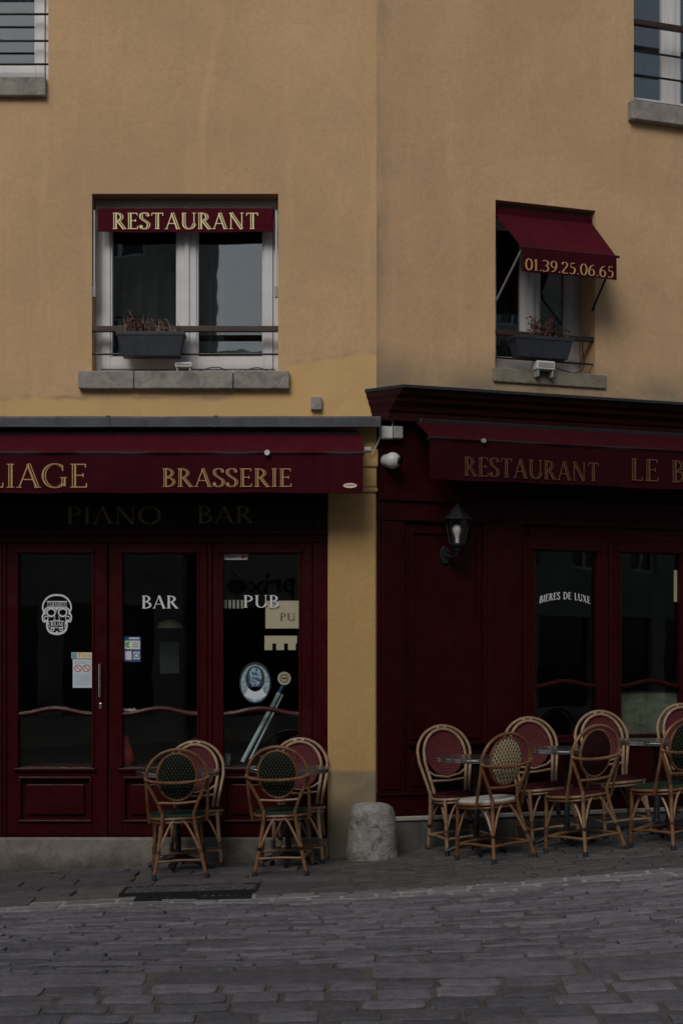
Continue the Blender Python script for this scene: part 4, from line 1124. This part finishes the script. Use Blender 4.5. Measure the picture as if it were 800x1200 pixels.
W = text_width('RUM'); T.part(letters('RUM', lambda x, y, e: pls(-.42+.84*x/W, -.61+y*.22, e), bold=1.5, th=.0016), 'lettering', M['white_vinyl'])
def paper(f, g, x0, x1, y0, y1, mat, name, label, cat_, e=.0012):
    a = rect(f, x0, x1, y0, y1, g[4]+e); T = FT(f, name, label, cat_, a[0], g[4], a[2])
    m = MB(); m.fb(a[0], a[1], g[4], g[4]+e, a[2], a[3]); T.part(m, 'sheet', M[mat]); T.a = a; T.g = g[4]+e; return T
def deco(T, name, mat, rects):
    m = MB(); a = T.a; W, H = a[1]-a[0], a[3]-a[2]
    for (x0, x1, y0, y1) in rects: m.fb(a[0]+W*x0, a[0]+W*x1, T.g, T.g+.0006, a[2]+H*y0, a[2]+H*y1)
    T.part(m, name, M[mat])
T = paper(L, g1, 85.5, 108, 772.5, 806, 'paper', 'notice', 'pale blue notice with two red prohibition signs by the door handle', 'notice')
deco(T, 'print', 'lblue', [(.1,.9,.9,.915),(.1,.7,.86,.872)]+[(.1, .9, .1+.05*i, .112+.05*i) for i in range(8)])
a = T.a; W, H = a[1]-a[0], a[3]-a[2]; m = MB()
for k in (0, 1):
    c = (a[0]+W*(.28+.44*k), a[2]+H*.68)
    pl_ = lambda x, y, e: (c[0]+x*.026, -(T.g+e), c[1]+y*.026)
    e_ = ellipse(0, 0, 1, 1); ribbon(m, e_, [.24]*len(e_), -.5, .5, pl_, .0007)
    ribbon(m, [(-.7,.7),(.7,-.7)], [.2]*2, -.5, .5, pl_, .0009)
T.part(m, 'prohibition_sign', M['redp'])
T = paper(L, g1, 84, 108, 764.5, 771.8, 'cream', 'sticker', 'small cream and blue sticker above the pale blue notice', 'sticker'); deco(T, 'blue_corner', 'lblue', [(.02,.26,.05,.95)]); deco(T, 'print', 'orange', [(.38,.42,.2,.8),(.34,.48,.7,.85),(.54,.6,.25,.7),(.66,.68,.25,.7),(.74,.78,.25,.75),(.84,.9,.25,.7)])
T = paper(L, g2, 145.5, 165, 746, 775.5, 'blue', 'sticker', 'dark blue sticker with white label and green arrow beside BAR', 'sticker')
deco(T, 'white_field', 'white_vinyl', [(.04,.96,.50,.84),(.30,.92,.90,.96),(.06,.46,.08,.42)]); deco(T, 'print', 'paper', [(.56,.94,.10,.40)]); deco(T, 'print_line', 'lblue', [(.5,.88,.74,.765),(.5,.88,.66,.685),(.5,.88,.58,.605)])
a = T.a; W, H = a[1]-a[0], a[3]-a[2]; m = MB(); m.extrude([(a[0]+W*x, -(T.g+.0007), a[2]+H*y) for x, y in ((.06,.70),(.22,.80),(.34,.82),(.30,.68),(.36,.54),(.20,.56))], (0,-.0006,0)); T.part(m, 'green_arrow', M['green'])
m = MB(); pl_ = lambda x, y, e: (a[0]+W*.75+x*.018, -(T.g+.0007+e), a[2]+H*.25+y*.018); e_ = ellipse(0,0,1,1); ribbon(m, e_, [.4]*len(e_), -.5, .5, pl_, .0006); T.part(m, 'round_mark', M['blue'])
T = paper(L, g3, 262.5, 290, 649.5, 656, 'white_vinyl', 'sticker', 'small white strip sticker at the top left of the PUB pane', 'sticker'); deco(T, 'print', 'planter', [(.08+.09*i, .14+.09*i, .58, .78) for i in range(6)]+[(.22+.09*i, .28+.09*i, .25, .42) for i in range(3)]); deco(T, 'red_mark', 'redp', [(.75,.85,.15,.9),(.86,.97,.45,.75)])
# tiny white script low on the second door
uu, zz = L.px(145.5, 833, g2[4]); m = MB()
for i in range(9):
    x = i*.0105; pts = [(x, 0), (x+.004, .016 + (.008 if i in (0, 4, 7) else 0)), (x+.008, .002)]
    ribbon(m, pts, [.0042]*3, -.5, .5, lambda x, y, e: (uu+x, -(g2[4]+e), zz+y), .001)
T0 = single(L, m, 'script_sticker', M['white_vinyl'], 'tiny white handwritten style sticker low on the BAR door pane', 'sticker', uu, g2[4], zz)
# round pale blue poster
uc3, zc3 = L.px(299, 800, g3[4]); rx, rz = .121, .158
T = FT(L, 'round_poster', 'round blue poster with pale figure on the PUB pane', 'poster', uc3, g3[4], zc3); n = 40
def disc(name, mat, cx, cz, ax, az, e): 
    m = MB(); m.extrude([(uc3+cx+ax*math.cos(2*PI*i/n), -(g3[4]+e), zc3+cz+az*math.sin(2*PI*i/n)) for i in range(n)], (0, -.0006, 0)); T.part(m, name, M[mat])
disc('backing', 'planter', 0, 0, rx, rz, .0002); disc('field', 'sticker', 0, -.005, rx*.9, rz*.9, .001); disc('halo', 'planter', 0, .03, rx*.6, rz*.62, .0018); disc('figure', 'sticker', 0, .045, rx*.40, rz*.46, .0026)
m = MB()
for i in range(26):
    a_ = math.radians(random.uniform(0, 360)); r_ = random.random()**.5; x, zq = .045*r_*math.cos(a_), .03+.075*r_*math.sin(a_); s_ = random.uniform(.004, .010)
    m.extrude([(uc3+x+s_*math.cos(2*PI*i_/7), -(g3[4]+.0034), zc3+zq+s_*1.3*math.sin(2*PI*i_/7)) for i_ in range(7)], (0, -.0004-.00005*i, 0))
T.part(m, 'dark_detail', M['blue'])
m = MB(); m.extrude([(uc3+x, -(g3[4]+.0018), zc3+z_) for x, z_ in ((-.085,-.10),(-.035,-.02),(0,-.035),(.035,-.02),(.085,-.10),(0,-.135))], (0, -.0006, 0)); T.part(m, 'robe', M['paper'])
# things just inside the PUB window; cream sheets stand in for see-through daylight
def shadow_text(s, x0, x1, y0, y1, out, mat, parent_T):
    parent_T.part(flat_text(L, s, x0, x1, y0, y1, out, th=.001), 'lettering', M[mat])
oi = -.112
a = rect(L, 311, 356, 704, 736.5, oi); T = FT(L, 'cream_patch', 'cream sheet in place of see-through daylight behind the PUB pane, with PU shadow letters', 'board', a[0], oi, a[2])
m = MB(); m.fb(a[0], a[1], oi-.02, oi, a[2], a[3]); T.part(m, 'panel', M['cream']); shadow_text('PU', 328, 346, 718.5, 727.5, oi+.001, 'gold_faint', T)  # PU letters are the shadow of the PUB lettering, drawn in colour
a = rect(L, 310, 348, 745, 761, oi); m = MB(); m.fb(a[0], a[1], oi-.02, oi, a[2]+.045, a[3])
for k in range(3):
    c = a[0]+(a[1]-a[0])*(.12+.36*k); m.fb(c-.03, c+.03, oi-.02, oi, a[2]-.005, a[2]+.045)
single(L, m, 'cream_patch', M['cream'], 'lower scalloped cream sheet in place of see-through daylight behind the PUB pane', 'board', a[0], oi, a[2])
a = rect(L, 263, 287, 703, 713, oi); m = MB()
for k in range(5): m.fb(a[0]+(a[1]-a[0])*k/5, a[0]+(a[1]-a[0])*(k+.6)/5, oi-.02, oi-.002*k, a[2], a[3])
single(L, m, 'striped_board', M['opp'], 'small striped pale board inside, left of the cream sheet', 'board', a[0], oi, a[2])
uu, zz = L.px(333, 795, -.25); T = FT(L, 'round_badge', 'small round cream badge sign inside above the leaning poles', 'badge', uu, -.25, zz)
m = MB(); n = 26; m.extrude([(uu+.05*(1+.06*(i % 2))*math.cos(2*PI*i/n), .25, zz+.05*(1+.06*(i % 2))*math.sin(2*PI*i/n)) for i in range(n)], (0, .012, 0)); T.part(m, 'plate', M['cream'])
m = MB(); e_ = ellipse(0, 0, .03, .03); ribbon(m, e_, [.006]*len(e_), -.5, .5, lambda x, y, e: (uu+x, .2495-e, zz+y), .001); m.fb(uu-.02, uu+.02, -.2499, -.248, zz-.004, zz+.006); T.part(m, 'emblem', M['planter'])
for k, (xa, ya, xb, yb, r, lb) in enumerate(((284, 893, 327, 812, .017, 'thick grey pole leaning inside the PUB window'), (293, 890, 331, 814, .010, 'thin grey pole leaning just right of the thick one'))):
    p0 = L.px(xa, ya, -.16-.02*k); p1 = L.px(xb, yb, -.22-.02*k)
    m = MB(); m.tube([(0, 0, 0), (p1[0]-p0[0], .06, p1[1]-p0[1])], r, 12)
    T = FT(L, 'leaning_pole', lb, 'pole', p0[0], -.16-.02*k, p0[1], 'poles leaning in the window')
    mm = MB(); mm.tube([(p0[0], .16+.02*k, p0[1]), (p1[0], .22+.02*k, p1[1])], r, 12); T.part(mm, 'shaft', M['paper'], smooth=True)
    if k == 0:
        d_ = Vector((p1[0]-p0[0], .06, p1[1]-p0[1])).normalized()*.06; mm = MB(); mm.tube([(p1[0], .22, p1[1]), (p1[0]+d_.x, .22+d_.y, p1[1]+d_.z)], r*.9, 12); T.part(mm, 'blue_cap', M['blue'], smooth=True)
# inner window board, so the poles stand on something; bottles and a few bar objects
m = MB(); zwb = L.px(284, 895, -.16)[1]-.012; m.fb(-6.2, L.u(380, -.16), -.42, -.115, zwb-.03, zwb); BL.part(m, 'window_board', M['darkwood'])
for xx, yy, hh_, mt, lb in ((266, 880, .10, 'planter', 'small dark cup on the window board under the PUB pane'),):
    uu, _ = L.px(xx, yy, -.2); m = MB(); m.lathe([(.025, 0), (.032, .08), (.034, .085), (.030, .085)], (0, 0, 0), 14)
    o = m.build('cup', M['gplast'], smooth=True); o.location = L.world(uu, -.2, zwb); tag(o, lb, 'cup')
uu, zz = L.px(150, 893, -.2); m = MB(); m.lathe([(.05, 0), (.075, .06), (.06, .12), (.035, .17), (.03, .22), (.001, .23)], (0, 0, 0), 14, wob=.01)
o = m.build('wrapped_bottle', M['redp'], smooth=True); o.location = L.world(uu-.02, -.2, zwb); tag(o, 'red wrapped bottle on the window board low in the second door pane', 'bottle')
uu, zz = L.px(196, 752, -1.3); zz2 = L.px(199, 789, -1.3)[1]
T = FT(L, 'hanging_cloth', 'dim grey folded cloth hanging inside under the lamp behind the BAR door', 'cloth', uu, -1.3, zz2)
m = sagcloth(MB(), [(-1.30, zz), (-1.29, (zz+zz2)/2), (-1.30, zz2)], uu-.06, uu+.10, 20, .012); T.part(m, 'cloth', M['gplast'], smooth=True)
a = rect(R, 728, 800, 812, 866, -.03); T = FT(R, 'glass_screen', 'dull green mottled screen behind the lower part of the second right pane', 'screen', a[0], -.06, a[2])
m = MB(); m.fb(a[0]-.02, a[1], -.05, -.04, a[2], a[3]); T.part(m, 'panel', M['screen'])
m = MB(); m.fb(a[0]-.02, a[1], -.055, -.035, a[3], a[3]+.015); T.part(m, 'top_rail', M['darkwood'])
a = rect(R, 790, 796, 668, 705, -.03); T = FT(R, 'reflection_strip', 'narrow pale card copying a reflection high at the right edge of the second right pane', 'streak', a[0], -.05, a[2])  # added solid strip, painted pale where the glass mirrors a bright gap
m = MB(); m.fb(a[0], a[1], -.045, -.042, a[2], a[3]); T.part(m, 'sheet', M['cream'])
# hanging lamp and bar deep inside
uu, zz = L.px(199, 733, -1.0); T = FT(L, 'pendant_lamp', 'dim cream pendant lamp shade hanging inside behind the BAR door', 'lamp', uu, -1, zz)
m = MB(); m.lathe([(.11, -.02), (.09, .02), (.03, .05)], (uu, 1.0, zz), 20, capb=False); T.part(m, 'lamp_shade', M['cream'], smooth=True)
m = MB(); m.tube([(uu, 1.0, zz+.05), (uu, 1.0, 2.95)], .004, 6); T.part(m, 'cord', M['black'])
T = FT(L, 'bar_counter', 'dark wooden bar counter deep inside behind the bar doors', 'counter', -2, -2.4, -.02)
m = MB(); m.fb(-5, -.6, -2.9, -2.4, -.02, 1.05); T.part(m, 'front', M['darkwood'], bevel=.01); m = MB(); m.fb(-5.05, -.55, -2.95, -2.32, 1.05, 1.1); T.part(m, 'top', M['planter'], bevel=.01)

# ------------------------------------------------------------------ chairs
def lean(z): return -.17 - max(0, z-.43)*.20
def rp(n): return n
def make_chair(kind, label, rat, backm, seatm, hub_group):
    e = bpy.data.objects.new('bistro_chair', None); COL.objects.link(e); e.empty_display_size = .2
    tag(e, label, 'chair', 'rattan bistro chairs on the pavement')
    R_ = M[rat]; B_ = M['bind']
    def P(mb, name, mat, parent=None, **k): return mb.build(name, mat, parent or e, **k)
    H = .88 if kind == 'A' else .92
    ctr = .68 if kind == 'A' else .71; rad = H-ctr
    def hoop(w, h0, top, y_off=0, hw=.21, wseat=.105):
        pts = []
        base = [(-wseat, .40), (-wseat-.002, .43), (-.135*w, .51), (-.178*w, .60), (-.205*w, .66)] if kind == 'A' else [(-.150*w, .40), (-.155*w, .43), (-.172*w, .51), (-.192*w, .60), (-.206*w, .66)]
        for x, z in base: pts.append((x, lean(z)+y_off, z))
        for i in range(1, 24):
            a = PI - PI*i/24 
            pts.append((hw*w*math.cos(a), lean(ctr+(top-ctr)*math.sin(a))+y_off, ctr+(top-ctr)*math.sin(a)))
        for x, z in reversed(base): pts.append((-x, lean(z)+y_off, z))
        return pts
    m = MB(); m.tube(hoop(1, 0, H), .0122, 10); hp = P(m, 'back_hoop', R_, smooth=True)
    if kind == 'A':
        rx, rz, cz = .132, .162, .692
        m = MB(); m.tube([(rx*math.cos(2*PI*i/40), lean(cz+rz*math.sin(2*PI*i/40))+.004, cz+rz*math.sin(2*PI*i/40)) for i in range(40)], .0105, 8, closed=True); P(m, 'oval_frame', R_, smooth=True)
    else:
        m = MB(); q = hoop(.80, 0, H-.024, .012, .205, .088); m.tube(q, .0125, 10); P(m, 'inner_hoop', R_, smooth=True)
        rx, rz, cz = .150, .175, .715
        m = MB()
        for s in (-1, 1): m.tube([(s*.165, lean(.6)+.01, .60), (s*.10, lean(.56)+.012, .555), (0, lean(.54)+.014, .535)], .008, 8)
        P(m, 'panel_support', R_, smooth=True)
        m = MB()
        for a in (-.03, .03): m.tube([(a-.012, lean(H)+.006, H-.012), (a+.012, lean(H)+.006, H-.012)], .020, 8)
        P(m, 'binding', M['rattan_b'], hp, smooth=True)
    # woven panel, slightly dished
    m = MB(); rings = 7; n = 40; vs = []
    for s in (0, 1):
        for r_ in range(rings+1):
            for i in range(n):
                f_ = max(r_, .001)/rings; a = 2*PI*i/n; x = rx*.97*f_*math.cos(a); z = cz+rz*.97*f_*math.sin(a)
                vs.append((x, lean(z)+.004-.016*(1-f_*f_)-s*.008, z))
    fs = []; b = (rings+1)*n
    for s in (0, 1):
        for r_ in range(rings):
            for i in range(n):
                q = (s*b+r_*n+i, s*b+r_*n+(i+1) % n, s*b+(r_+1)*n+(i+1) % n, s*b+(r_+1)*n+i); fs.append(q if s else tuple(reversed(q)))
    m.add(vs, fs); P(m, 'woven_back', M[backm], smooth=True)
    if kind == 'A':
        m = MB(); m.tube([(.215*math.sin(PI/2*t_i), lean(.69)-.05*math.cos(PI/2*t_i)-.006, .690-.036*math.cos(PI/2*t_i)) for t_i in [i/9-1 for i in range(19)]], .0115, 8); P(m, 'back_strap', R_, smooth=True)
    if kind == 'A':
        for s in (-1, 1):
            m = MB(); m.tube(cat([(s*.208, lean(.68), .685), (s*.206, lean(.6)+.03, .60), (s*.202, -.13, .50), (s*.198, -.09, .40), (s*.190, -.07, .37)][0:5], 4) if False else [(s*.208, lean(.68), .685), (s*.208, -.195, .60), (s*.205, -.155, .50), (s*.200, -.12, .42), (s*.197, -.105, .375)], .011, 8); P(m, 'side_support', R_, smooth=True)
    m = MB(); m.tube([(-.14, lean(.52), .515), (0, lean(.51)-.006, .508), (.14, lean(.52), .515)], .010, 8); P(m, 'lower_crossbar', R_, smooth=True)
    # seat
    def seat_out(k, n=32):
        pts = []
        for i in range(n):
            a = 2*PI*i/n; c, s = math.cos(a), math.sin(a); x = .195*math.copysign(abs(c)**.7, c); yy = .185*math.copysign(abs(s)**.75, s); x *= 1+.12*(yy/.185)*1
            pts.append((x*k*.97, yy*k+.01))
        return pts
    m = MB(); vs = []; n = 32
    for k, z in ((1, .405), (1.0, .418), (.93, .430), (.5, .424), (.05, .421)): vs += [(x, y_, z) for x, y_ in seat_out(k)]
    fs = [tuple(reversed(range(n)))]
    for i in range(4):
        for k in range(n): fs.append((i*n+k, i*n+(k+1) % n, (i+1)*n+(k+1) % n, (i+1)*n+k))
    fs.append(tuple(4*n+k for k in range(n)))
    m.add(vs, fs); st = P(m, 'seat', M[seatm], smooth=True)
    m = MB(); m.tube([(x, y_, .400) for x, y_ in seat_out(1.03)], .011, 8, closed=True); P(m, 'seat_rim', R_, st, smooth=True)
    m = MB(); m.tube([(x, y_, .376) for x, y_ in seat_out(.97)], .010, 8, closed=True); P(m, 'seat_ring', R_, st, smooth=True)
    # legs
    feet = {}
    for s in (-1, 1):
        for fr in (0, 1):
            if fr: pts = [(s*.16, .165, .395), (s*.165, .178, .25), (s*.175, .19, .12), (s*.182, .20, .0)]
            elif kind == 'A': pts = [(s*.105, -.172, .44), (s*.112, -.176, .36), (s*.14, -.195, .2), (s*.178, -.235, .0)]
            else: pts = [(s*.150, -.172, .44), (s*.152, -.176, .36), (s*.162, -.195, .2), (s*.178, -.235, .0)]
            pts = [(x, y_, z) for x, y_, z in pts]; feet[(s, fr)] = pts
            m = MB(); m.tube([tuple(Vector(a)) for a in pts], [.0135, .014, .014, .014], 10); lg = P(m, 'leg', R_, smooth=True)
            x, y_, z = pts[-1]; m = MB(); m.lathe([(.0175, -.002), (.0175, .03), (.015, .034)], (x, y_, 0), 12); P(m, 'foot_cap', M['foot'], lg, smooth=True)
            m = MB()
            for q in (.14, .17): 
                i_ = 1; a_, b_ = Vector(pts[2 if q < .12 else 1]), Vector(pts[3] if q < .12 else pts[2]); f_ = (a_.z-q)/(a_.z-b_.z); c_ = a_.lerp(b_, f_) if 0 <= f_ <= 1 else Vector(pts[2]).lerp(Vector(pts[3]), .1)
                m.tube([c_-Vector((0,0,.012)), c_+Vector((0,0,.012))], .0175, 8)
            P(m, 'binding', B_, lg, smooth=True)
    def at(s, fr, z):
        p = feet[(s, fr)]
        for a, b in zip(p, p[1:]):
            if b[2] <= z <= a[2]:
                f_ = (a[2]-z)/(a[2]-b[2]); return Vector(a).lerp(Vector(b), f_)
        return Vector(p[0])
    for A_, B2 in (((-1,0),(1,0)), ((-1,1),(1,1)), ((-1,0),(-1,1)), ((1,0),(1,1))):
        p, q = at(*A_, .10), at(*B2, .10); top = (at(*A_, .40)+at(*B2, .40))/2; d_ = (q-p)
        t0, t1 = at(*A_, .385), at(*B2, .385)
        P0, P1 = at(*A_, .17), at(*B2, .17)
        arc_ = [P0]
        for i in range(1, 16):
            f_ = i/16; lo = P0.lerp(P1, f_)
            zz_ = .17 + (.395-.17)*(1-abs(2*f_-1)**2.6)
            edge = at(*A_, min(.40, zz_)).lerp(at(*B2, min(.40, zz_)), f_)
            arc_.append(Vector((edge.x, edge.y, zz_)))
        arc_.append(P1)
        m = MB(); m.tube(arc_, .0085, 8); P(m, 'arched_brace', M['rattan_b' if rat != 'rattan_b' else 'rattan_t'] if kind == 'A' else R_, smooth=True)
        m = MB(); m.tube([at(*A_, .115), (at(*A_, .115)+at(*B2, .115))/2+Vector((0,0,.006)), at(*B2, .115)], .0095, 8); P(m, 'stretcher', R_, smooth=True)
    return e
green = make_chair('A', 'x', 'rattan', 'w_green', 's_green', '')
cream = make_chair('A', 'x', 'rattan', 'w_cream', 's_cream', '')
wine = make_chair('A', 'x', 'rattan_t', 'w_wine', 's_wine', '')
red = make_chair('B', 'x', 'rattan_b', 'w_red', 's_wine', '')
used = set()
def place(proto, px, d, rot, label):
    o = proto if proto.name not in used else copy_tree(proto)
    used.add(proto.name)
    x = (px-CX)/F*d; z = gz(x, d)
    # stand level across the slope: tilt to the ground normal
    sx = (gz(x+.2, d)-gz(x-.2, d))/.4; sy = (gz(x, d+.2)-gz(x, d-.2))/.4
    nrm = Vector((-sx, -sy, 1)).normalized()
    q = Vector((0, 0, 1)).rotation_difference(nrm).to_matrix() @ Matrix.Rotation(math.radians(rot), 3, 'Z')
    o.rotation_euler = q.to_euler(); o.location = (x, d, z); o['label'] = label; return o
place(green, 211, 10.42, 7, 'green backed rattan chair seen from behind, leftmost on the pavement')
place(green, 333, 10.42, -4, 'green backed rattan chair seen from behind, nearest the ochre pillar')
place(green, 784, 10.42, 30, 'green seated rattan chair seen from behind, cut by the right picture edge')
place(cream, 579, 10.50, 31, 'rattan chair with cream dotted back and pale seat, seen from behind')
place(wine, 684, 10.46, 30, 'dark wine coloured rattan chair seen from behind between two steel tables')
place(red, 231, 10.93, 184, 'red backed blond rattan chair behind the leftmost green chair, facing the street')
place(red, 352, 10.95, 176, 'red backed blond rattan chair against the door post beside the ochre pillar')
place(red, 540, 11.08, 196, 'red backed blond rattan chair nearest the stone bollard')
place(red, 642, 11.20, 190, 'red backed blond rattan chair behind the cream backed chair')
place(red, 725, 11.25, 190, 'red backed blond rattan chair half hidden by the dark wine coloured chair')
place(red, 820, 11.45, 188, 'red backed blond rattan chair at the right picture edge, facing the street')

# ------------------------------------------------------------------ tables
def make_table():
    e = bpy.data.objects.new('bistro_table', None); COL.objects.link(e)
    m = MB(); H = .70; m.lathe([(.27, H-.034), (.294, H-.034), (.300, H-.030), (.300, H-.021), (.296, H-.018), (.296, H-.015), (.301, H-.012), (.301, H-.003), (.297, H), (.285, H-.0015)], (0,0,0), 48); m.build('table_top', M['zinc'], e, smooth=True)
    m = MB(); m.lathe([(.05, .07), (.032, .10), (.022, .13), (.020, .60), (.028, .64), (.06, .672)], (0,0,0), 16)
    m.build('column', M['iron'], e, smooth=True)
    m = MB(); m.box(-.17, .17, -.018, .018, H-.044, H-.0345); m.box(-.018, .018, -.17, .17, H-.0445, H-.035); m.build('top_bracket', M['iron'], e)
    for k in range(4):
        a = k*PI/2+PI/4*0; m = MB(); m.tube([(0, 0, .09), (.08*math.cos(a), .08*math.sin(a), .07), (.16*math.cos(a), .16*math.sin(a), .04), (.215*math.cos(a), .215*math.sin(a), .016)], [.026, .022, .016, .016], 8); m.build('foot', M['iron'], e, smooth=True)
    return e
tab = make_table(); first = True
for px, d, lb in ((209, 10.70, 'round steel bistro table between the two leftmost chairs'), (338, 10.70, 'round steel bistro table just left of the ochre pillar'),
                  (558, 10.82, 'round steel bistro table right of the stone bollard'), (664, 10.90, 'round steel bistro table between cream backed and wine coloured chairs'),
                  (769, 10.98, 'round steel bistro table right of the wine coloured chair')):
    o = tab if first else copy_tree(tab); first = False
    x = (px-CX)/F*d; o.location = (x, d, gz(x, d)+.004); o.rotation_euler = (0, 0, random.uniform(-.06, .06)); tag(o, lb, 'table', 'round steel bistro tables')

# ------------------------------------------------------------------ the far side of the street, which the panes reflect
def opposite(x0, x1, y, h, mat, label, seed, shop=False):
    random.seed(seed)
    T = FT(Facade(0, y, PI), 'town_house', label, 'house', -(x0+x1)/2, 0, 0)
    # frame turned to face the street: u runs towards -x
    a, b = -x1, -x0; holes = []
    u = a+.8
    while u+1.0 < b-.4:
        for k in range(int((h-3.4)/2.9)): holes.append((u, u+1.0, 3.9+k*2.9, 5.6+k*2.9))
        u += 2.1
    sh = []
    u = a+.6
    while u+1.8 < b-.3: sh.append((u, u+1.8, .5, 2.7)); u += 2.3
    T.part(wallgrid(a, b, -1.5, h, holes+sh, .3), 'wall', mat)
    for hh2 in holes:
        m = MB(); m.fb(hh2[0], hh2[0]+.06, -.2, -.14, hh2[2], hh2[3]); m.fb(hh2[1]-.06, hh2[1], -.2, -.14, hh2[2], hh2[3]); m.fb(hh2[0]+.06, hh2[1]-.06, -.2, -.14, hh2[3]-.06, hh2[3]); m.fb(hh2[0]+.06, hh2[1]-.06, -.2, -.14, hh2[2], hh2[2]+.08); m.fb((hh2[0]+hh2[1])/2-.04, (hh2[0]+hh2[1])/2+.04, -.2, -.14, hh2[2]+.08, hh2[3]-.06)
        w = T.part(m, 'window', M['frame']); m = MB(); m.fb(hh2[0]+.05, hh2[1]-.05, -.18, -.175, hh2[2]+.05, hh2[3]-.05); T.part(m, 'pane', M['dglass'], w)
    for s in sh:
        m = MB(); m.fb(s[0], s[1], -.2, -.15, s[2], s[3]); T.part(m, 'shop_window', M['dglass'])
    m = MB(); m.fb(a, b, -8, -.301, -1.5, h-.01); T.part(m, 'rear_block', mat)
    m = MB(); m.extrude([(a-.1, -.35, h), (a-.1, 4, h+2.2), (a-.1, 8.2, h)], (b-a+.2, 0, 0)); T.part(m, 'roof', M['roof'])
    return T
opposite(-19, -3.15, -7.0, 12.6, M['opp2'], 'tall grey stone town house across the street, seen only in reflections', 1)
opposite(-2.9, 9.0, -7.5, 6.6, M['opp'], 'lower pale rendered town house across the street, seen only in reflections', 2)
opposite(9.4, 28.0, -5.5, 16.0, M['opp2'], 'tall stone town house on the far right across the street', 3)

T = FT(Facade(0, -7.5, PI), 'shop_sign', 'dark fruit emblem and lettering on the house opposite, mirrored in the PUB pane', 'sign', 1.2, .02, 3.0)
def bfont(s, size):
    c = bpy.data.curves.new('t', 'FONT'); c.body = s; c.size = size; c.extrude = .01; c.offset = .008
    o = bpy.data.objects.new('t', c); COL.objects.link(o); bpy.context.view_layer.update()
    me = bpy.data.meshes.new_from_object(o.evaluated_get(bpy.context.evaluated_depsgraph_get())); COL.objects.unlink(o); bpy.data.objects.remove(o); return me
me = bfont('prix', .62); me.materials.append(M['dglass'])
for v in me.vertices: x, y_, z_ = v.co; v.co = (x-.30, -z_-.02, y_-.02)
o = bpy.data.objects.new('lettering', me); COL.objects.link(o); o.parent = T.e
m = MB(); n = 26; cxs = 2.12
m.extrude([(cxs+.19*math.cos(2*PI*i/n)*(1+.06*math.cos(2*(2*PI*i/n))), -.03, 3.12+.17*math.sin(2*PI*i/n)-(.03 if i in (6, 7) else 0)) for i in range(n)], (0, -.02, 0))
m.extrude([(cxs, -.03, 3.29), (cxs+.12, -.03, 3.40), (cxs+.02, -.03, 3.38)], (0, -.02, 0)); m.extrude([(cxs, -.0301, 3.29), (cxs-.10, -.0301, 3.36), (cxs-.04, -.0301, 3.29)], (0, -.02, 0))
T.part(m, 'fruit_emblem', M['dglass'])

# ------------------------------------------------------------------ light, sky, camera
w = bpy.data.worlds.new('World'); scene.world = w; w.use_nodes = True
nt = w.node_tree; bg = nt.nodes['Background']
sky = nt.nodes.new('ShaderNodeTexSky'); sky.sky_type = 'NISHITA'; sky.sun_disc = False
SUN_EL, SUN_AZ = math.radians(40), math.radians(198)   # azimuth: compass style, from +y clockwise
sky.sun_elevation = SUN_EL; sky.sun_rotation = SUN_AZ; sky.air_density = 1.2; sky.dust_density = 1.5; sky.ozone_density = 2.5
hs = nt.nodes.new('ShaderNodeHueSaturation'); hs.inputs['Saturation'].default_value = .60
nt.links.new(sky.outputs[0], hs.inputs['Color']); nt.links.new(hs.outputs[0], bg.inputs['Color']); bg.inputs['Strength'].default_value = .07
sl = bpy.data.lights.new('sun', 'SUN'); sl.energy = 1.5; sl.angle = math.radians(29); sl.use_shadow = True; sl.color = (1, .95, .87)
so = bpy.data.objects.new('sun', sl); COL.objects.link(so)
dirv = Vector((math.sin(SUN_AZ)*math.cos(SUN_EL), math.cos(SUN_AZ)*math.cos(SUN_EL), math.sin(SUN_EL)))
so.rotation_euler = dirv.to_track_quat('Z', 'Y').to_euler(); so.location = (0, -10, 20)

cam = bpy.data.cameras.new('camera'); co = bpy.data.objects.new('camera', cam); COL.objects.link(co)
co.location = (0, 0, CZ); co.rotation_euler = (PI/2, 0, 0)
cam.sensor_fit = 'VERTICAL'; cam.sensor_height = 36; cam.lens = 36*F/1200; cam.shift_y = (HY-600)/1200; cam.clip_end = 500; cam.clip_start = .1
scene.camera = co
scene.view_settings.view_transform = 'Standard'; scene.view_settings.look = 'None'; scene.view_settings.gamma = 1
scene.view_settings.use_curve_mapping = False
scene.view_settings.exposure = -.18
scene.cycles.max_bounces = 8; scene.cycles.transparent_max_bounces = 12
scene.cycles.use_denoising = True
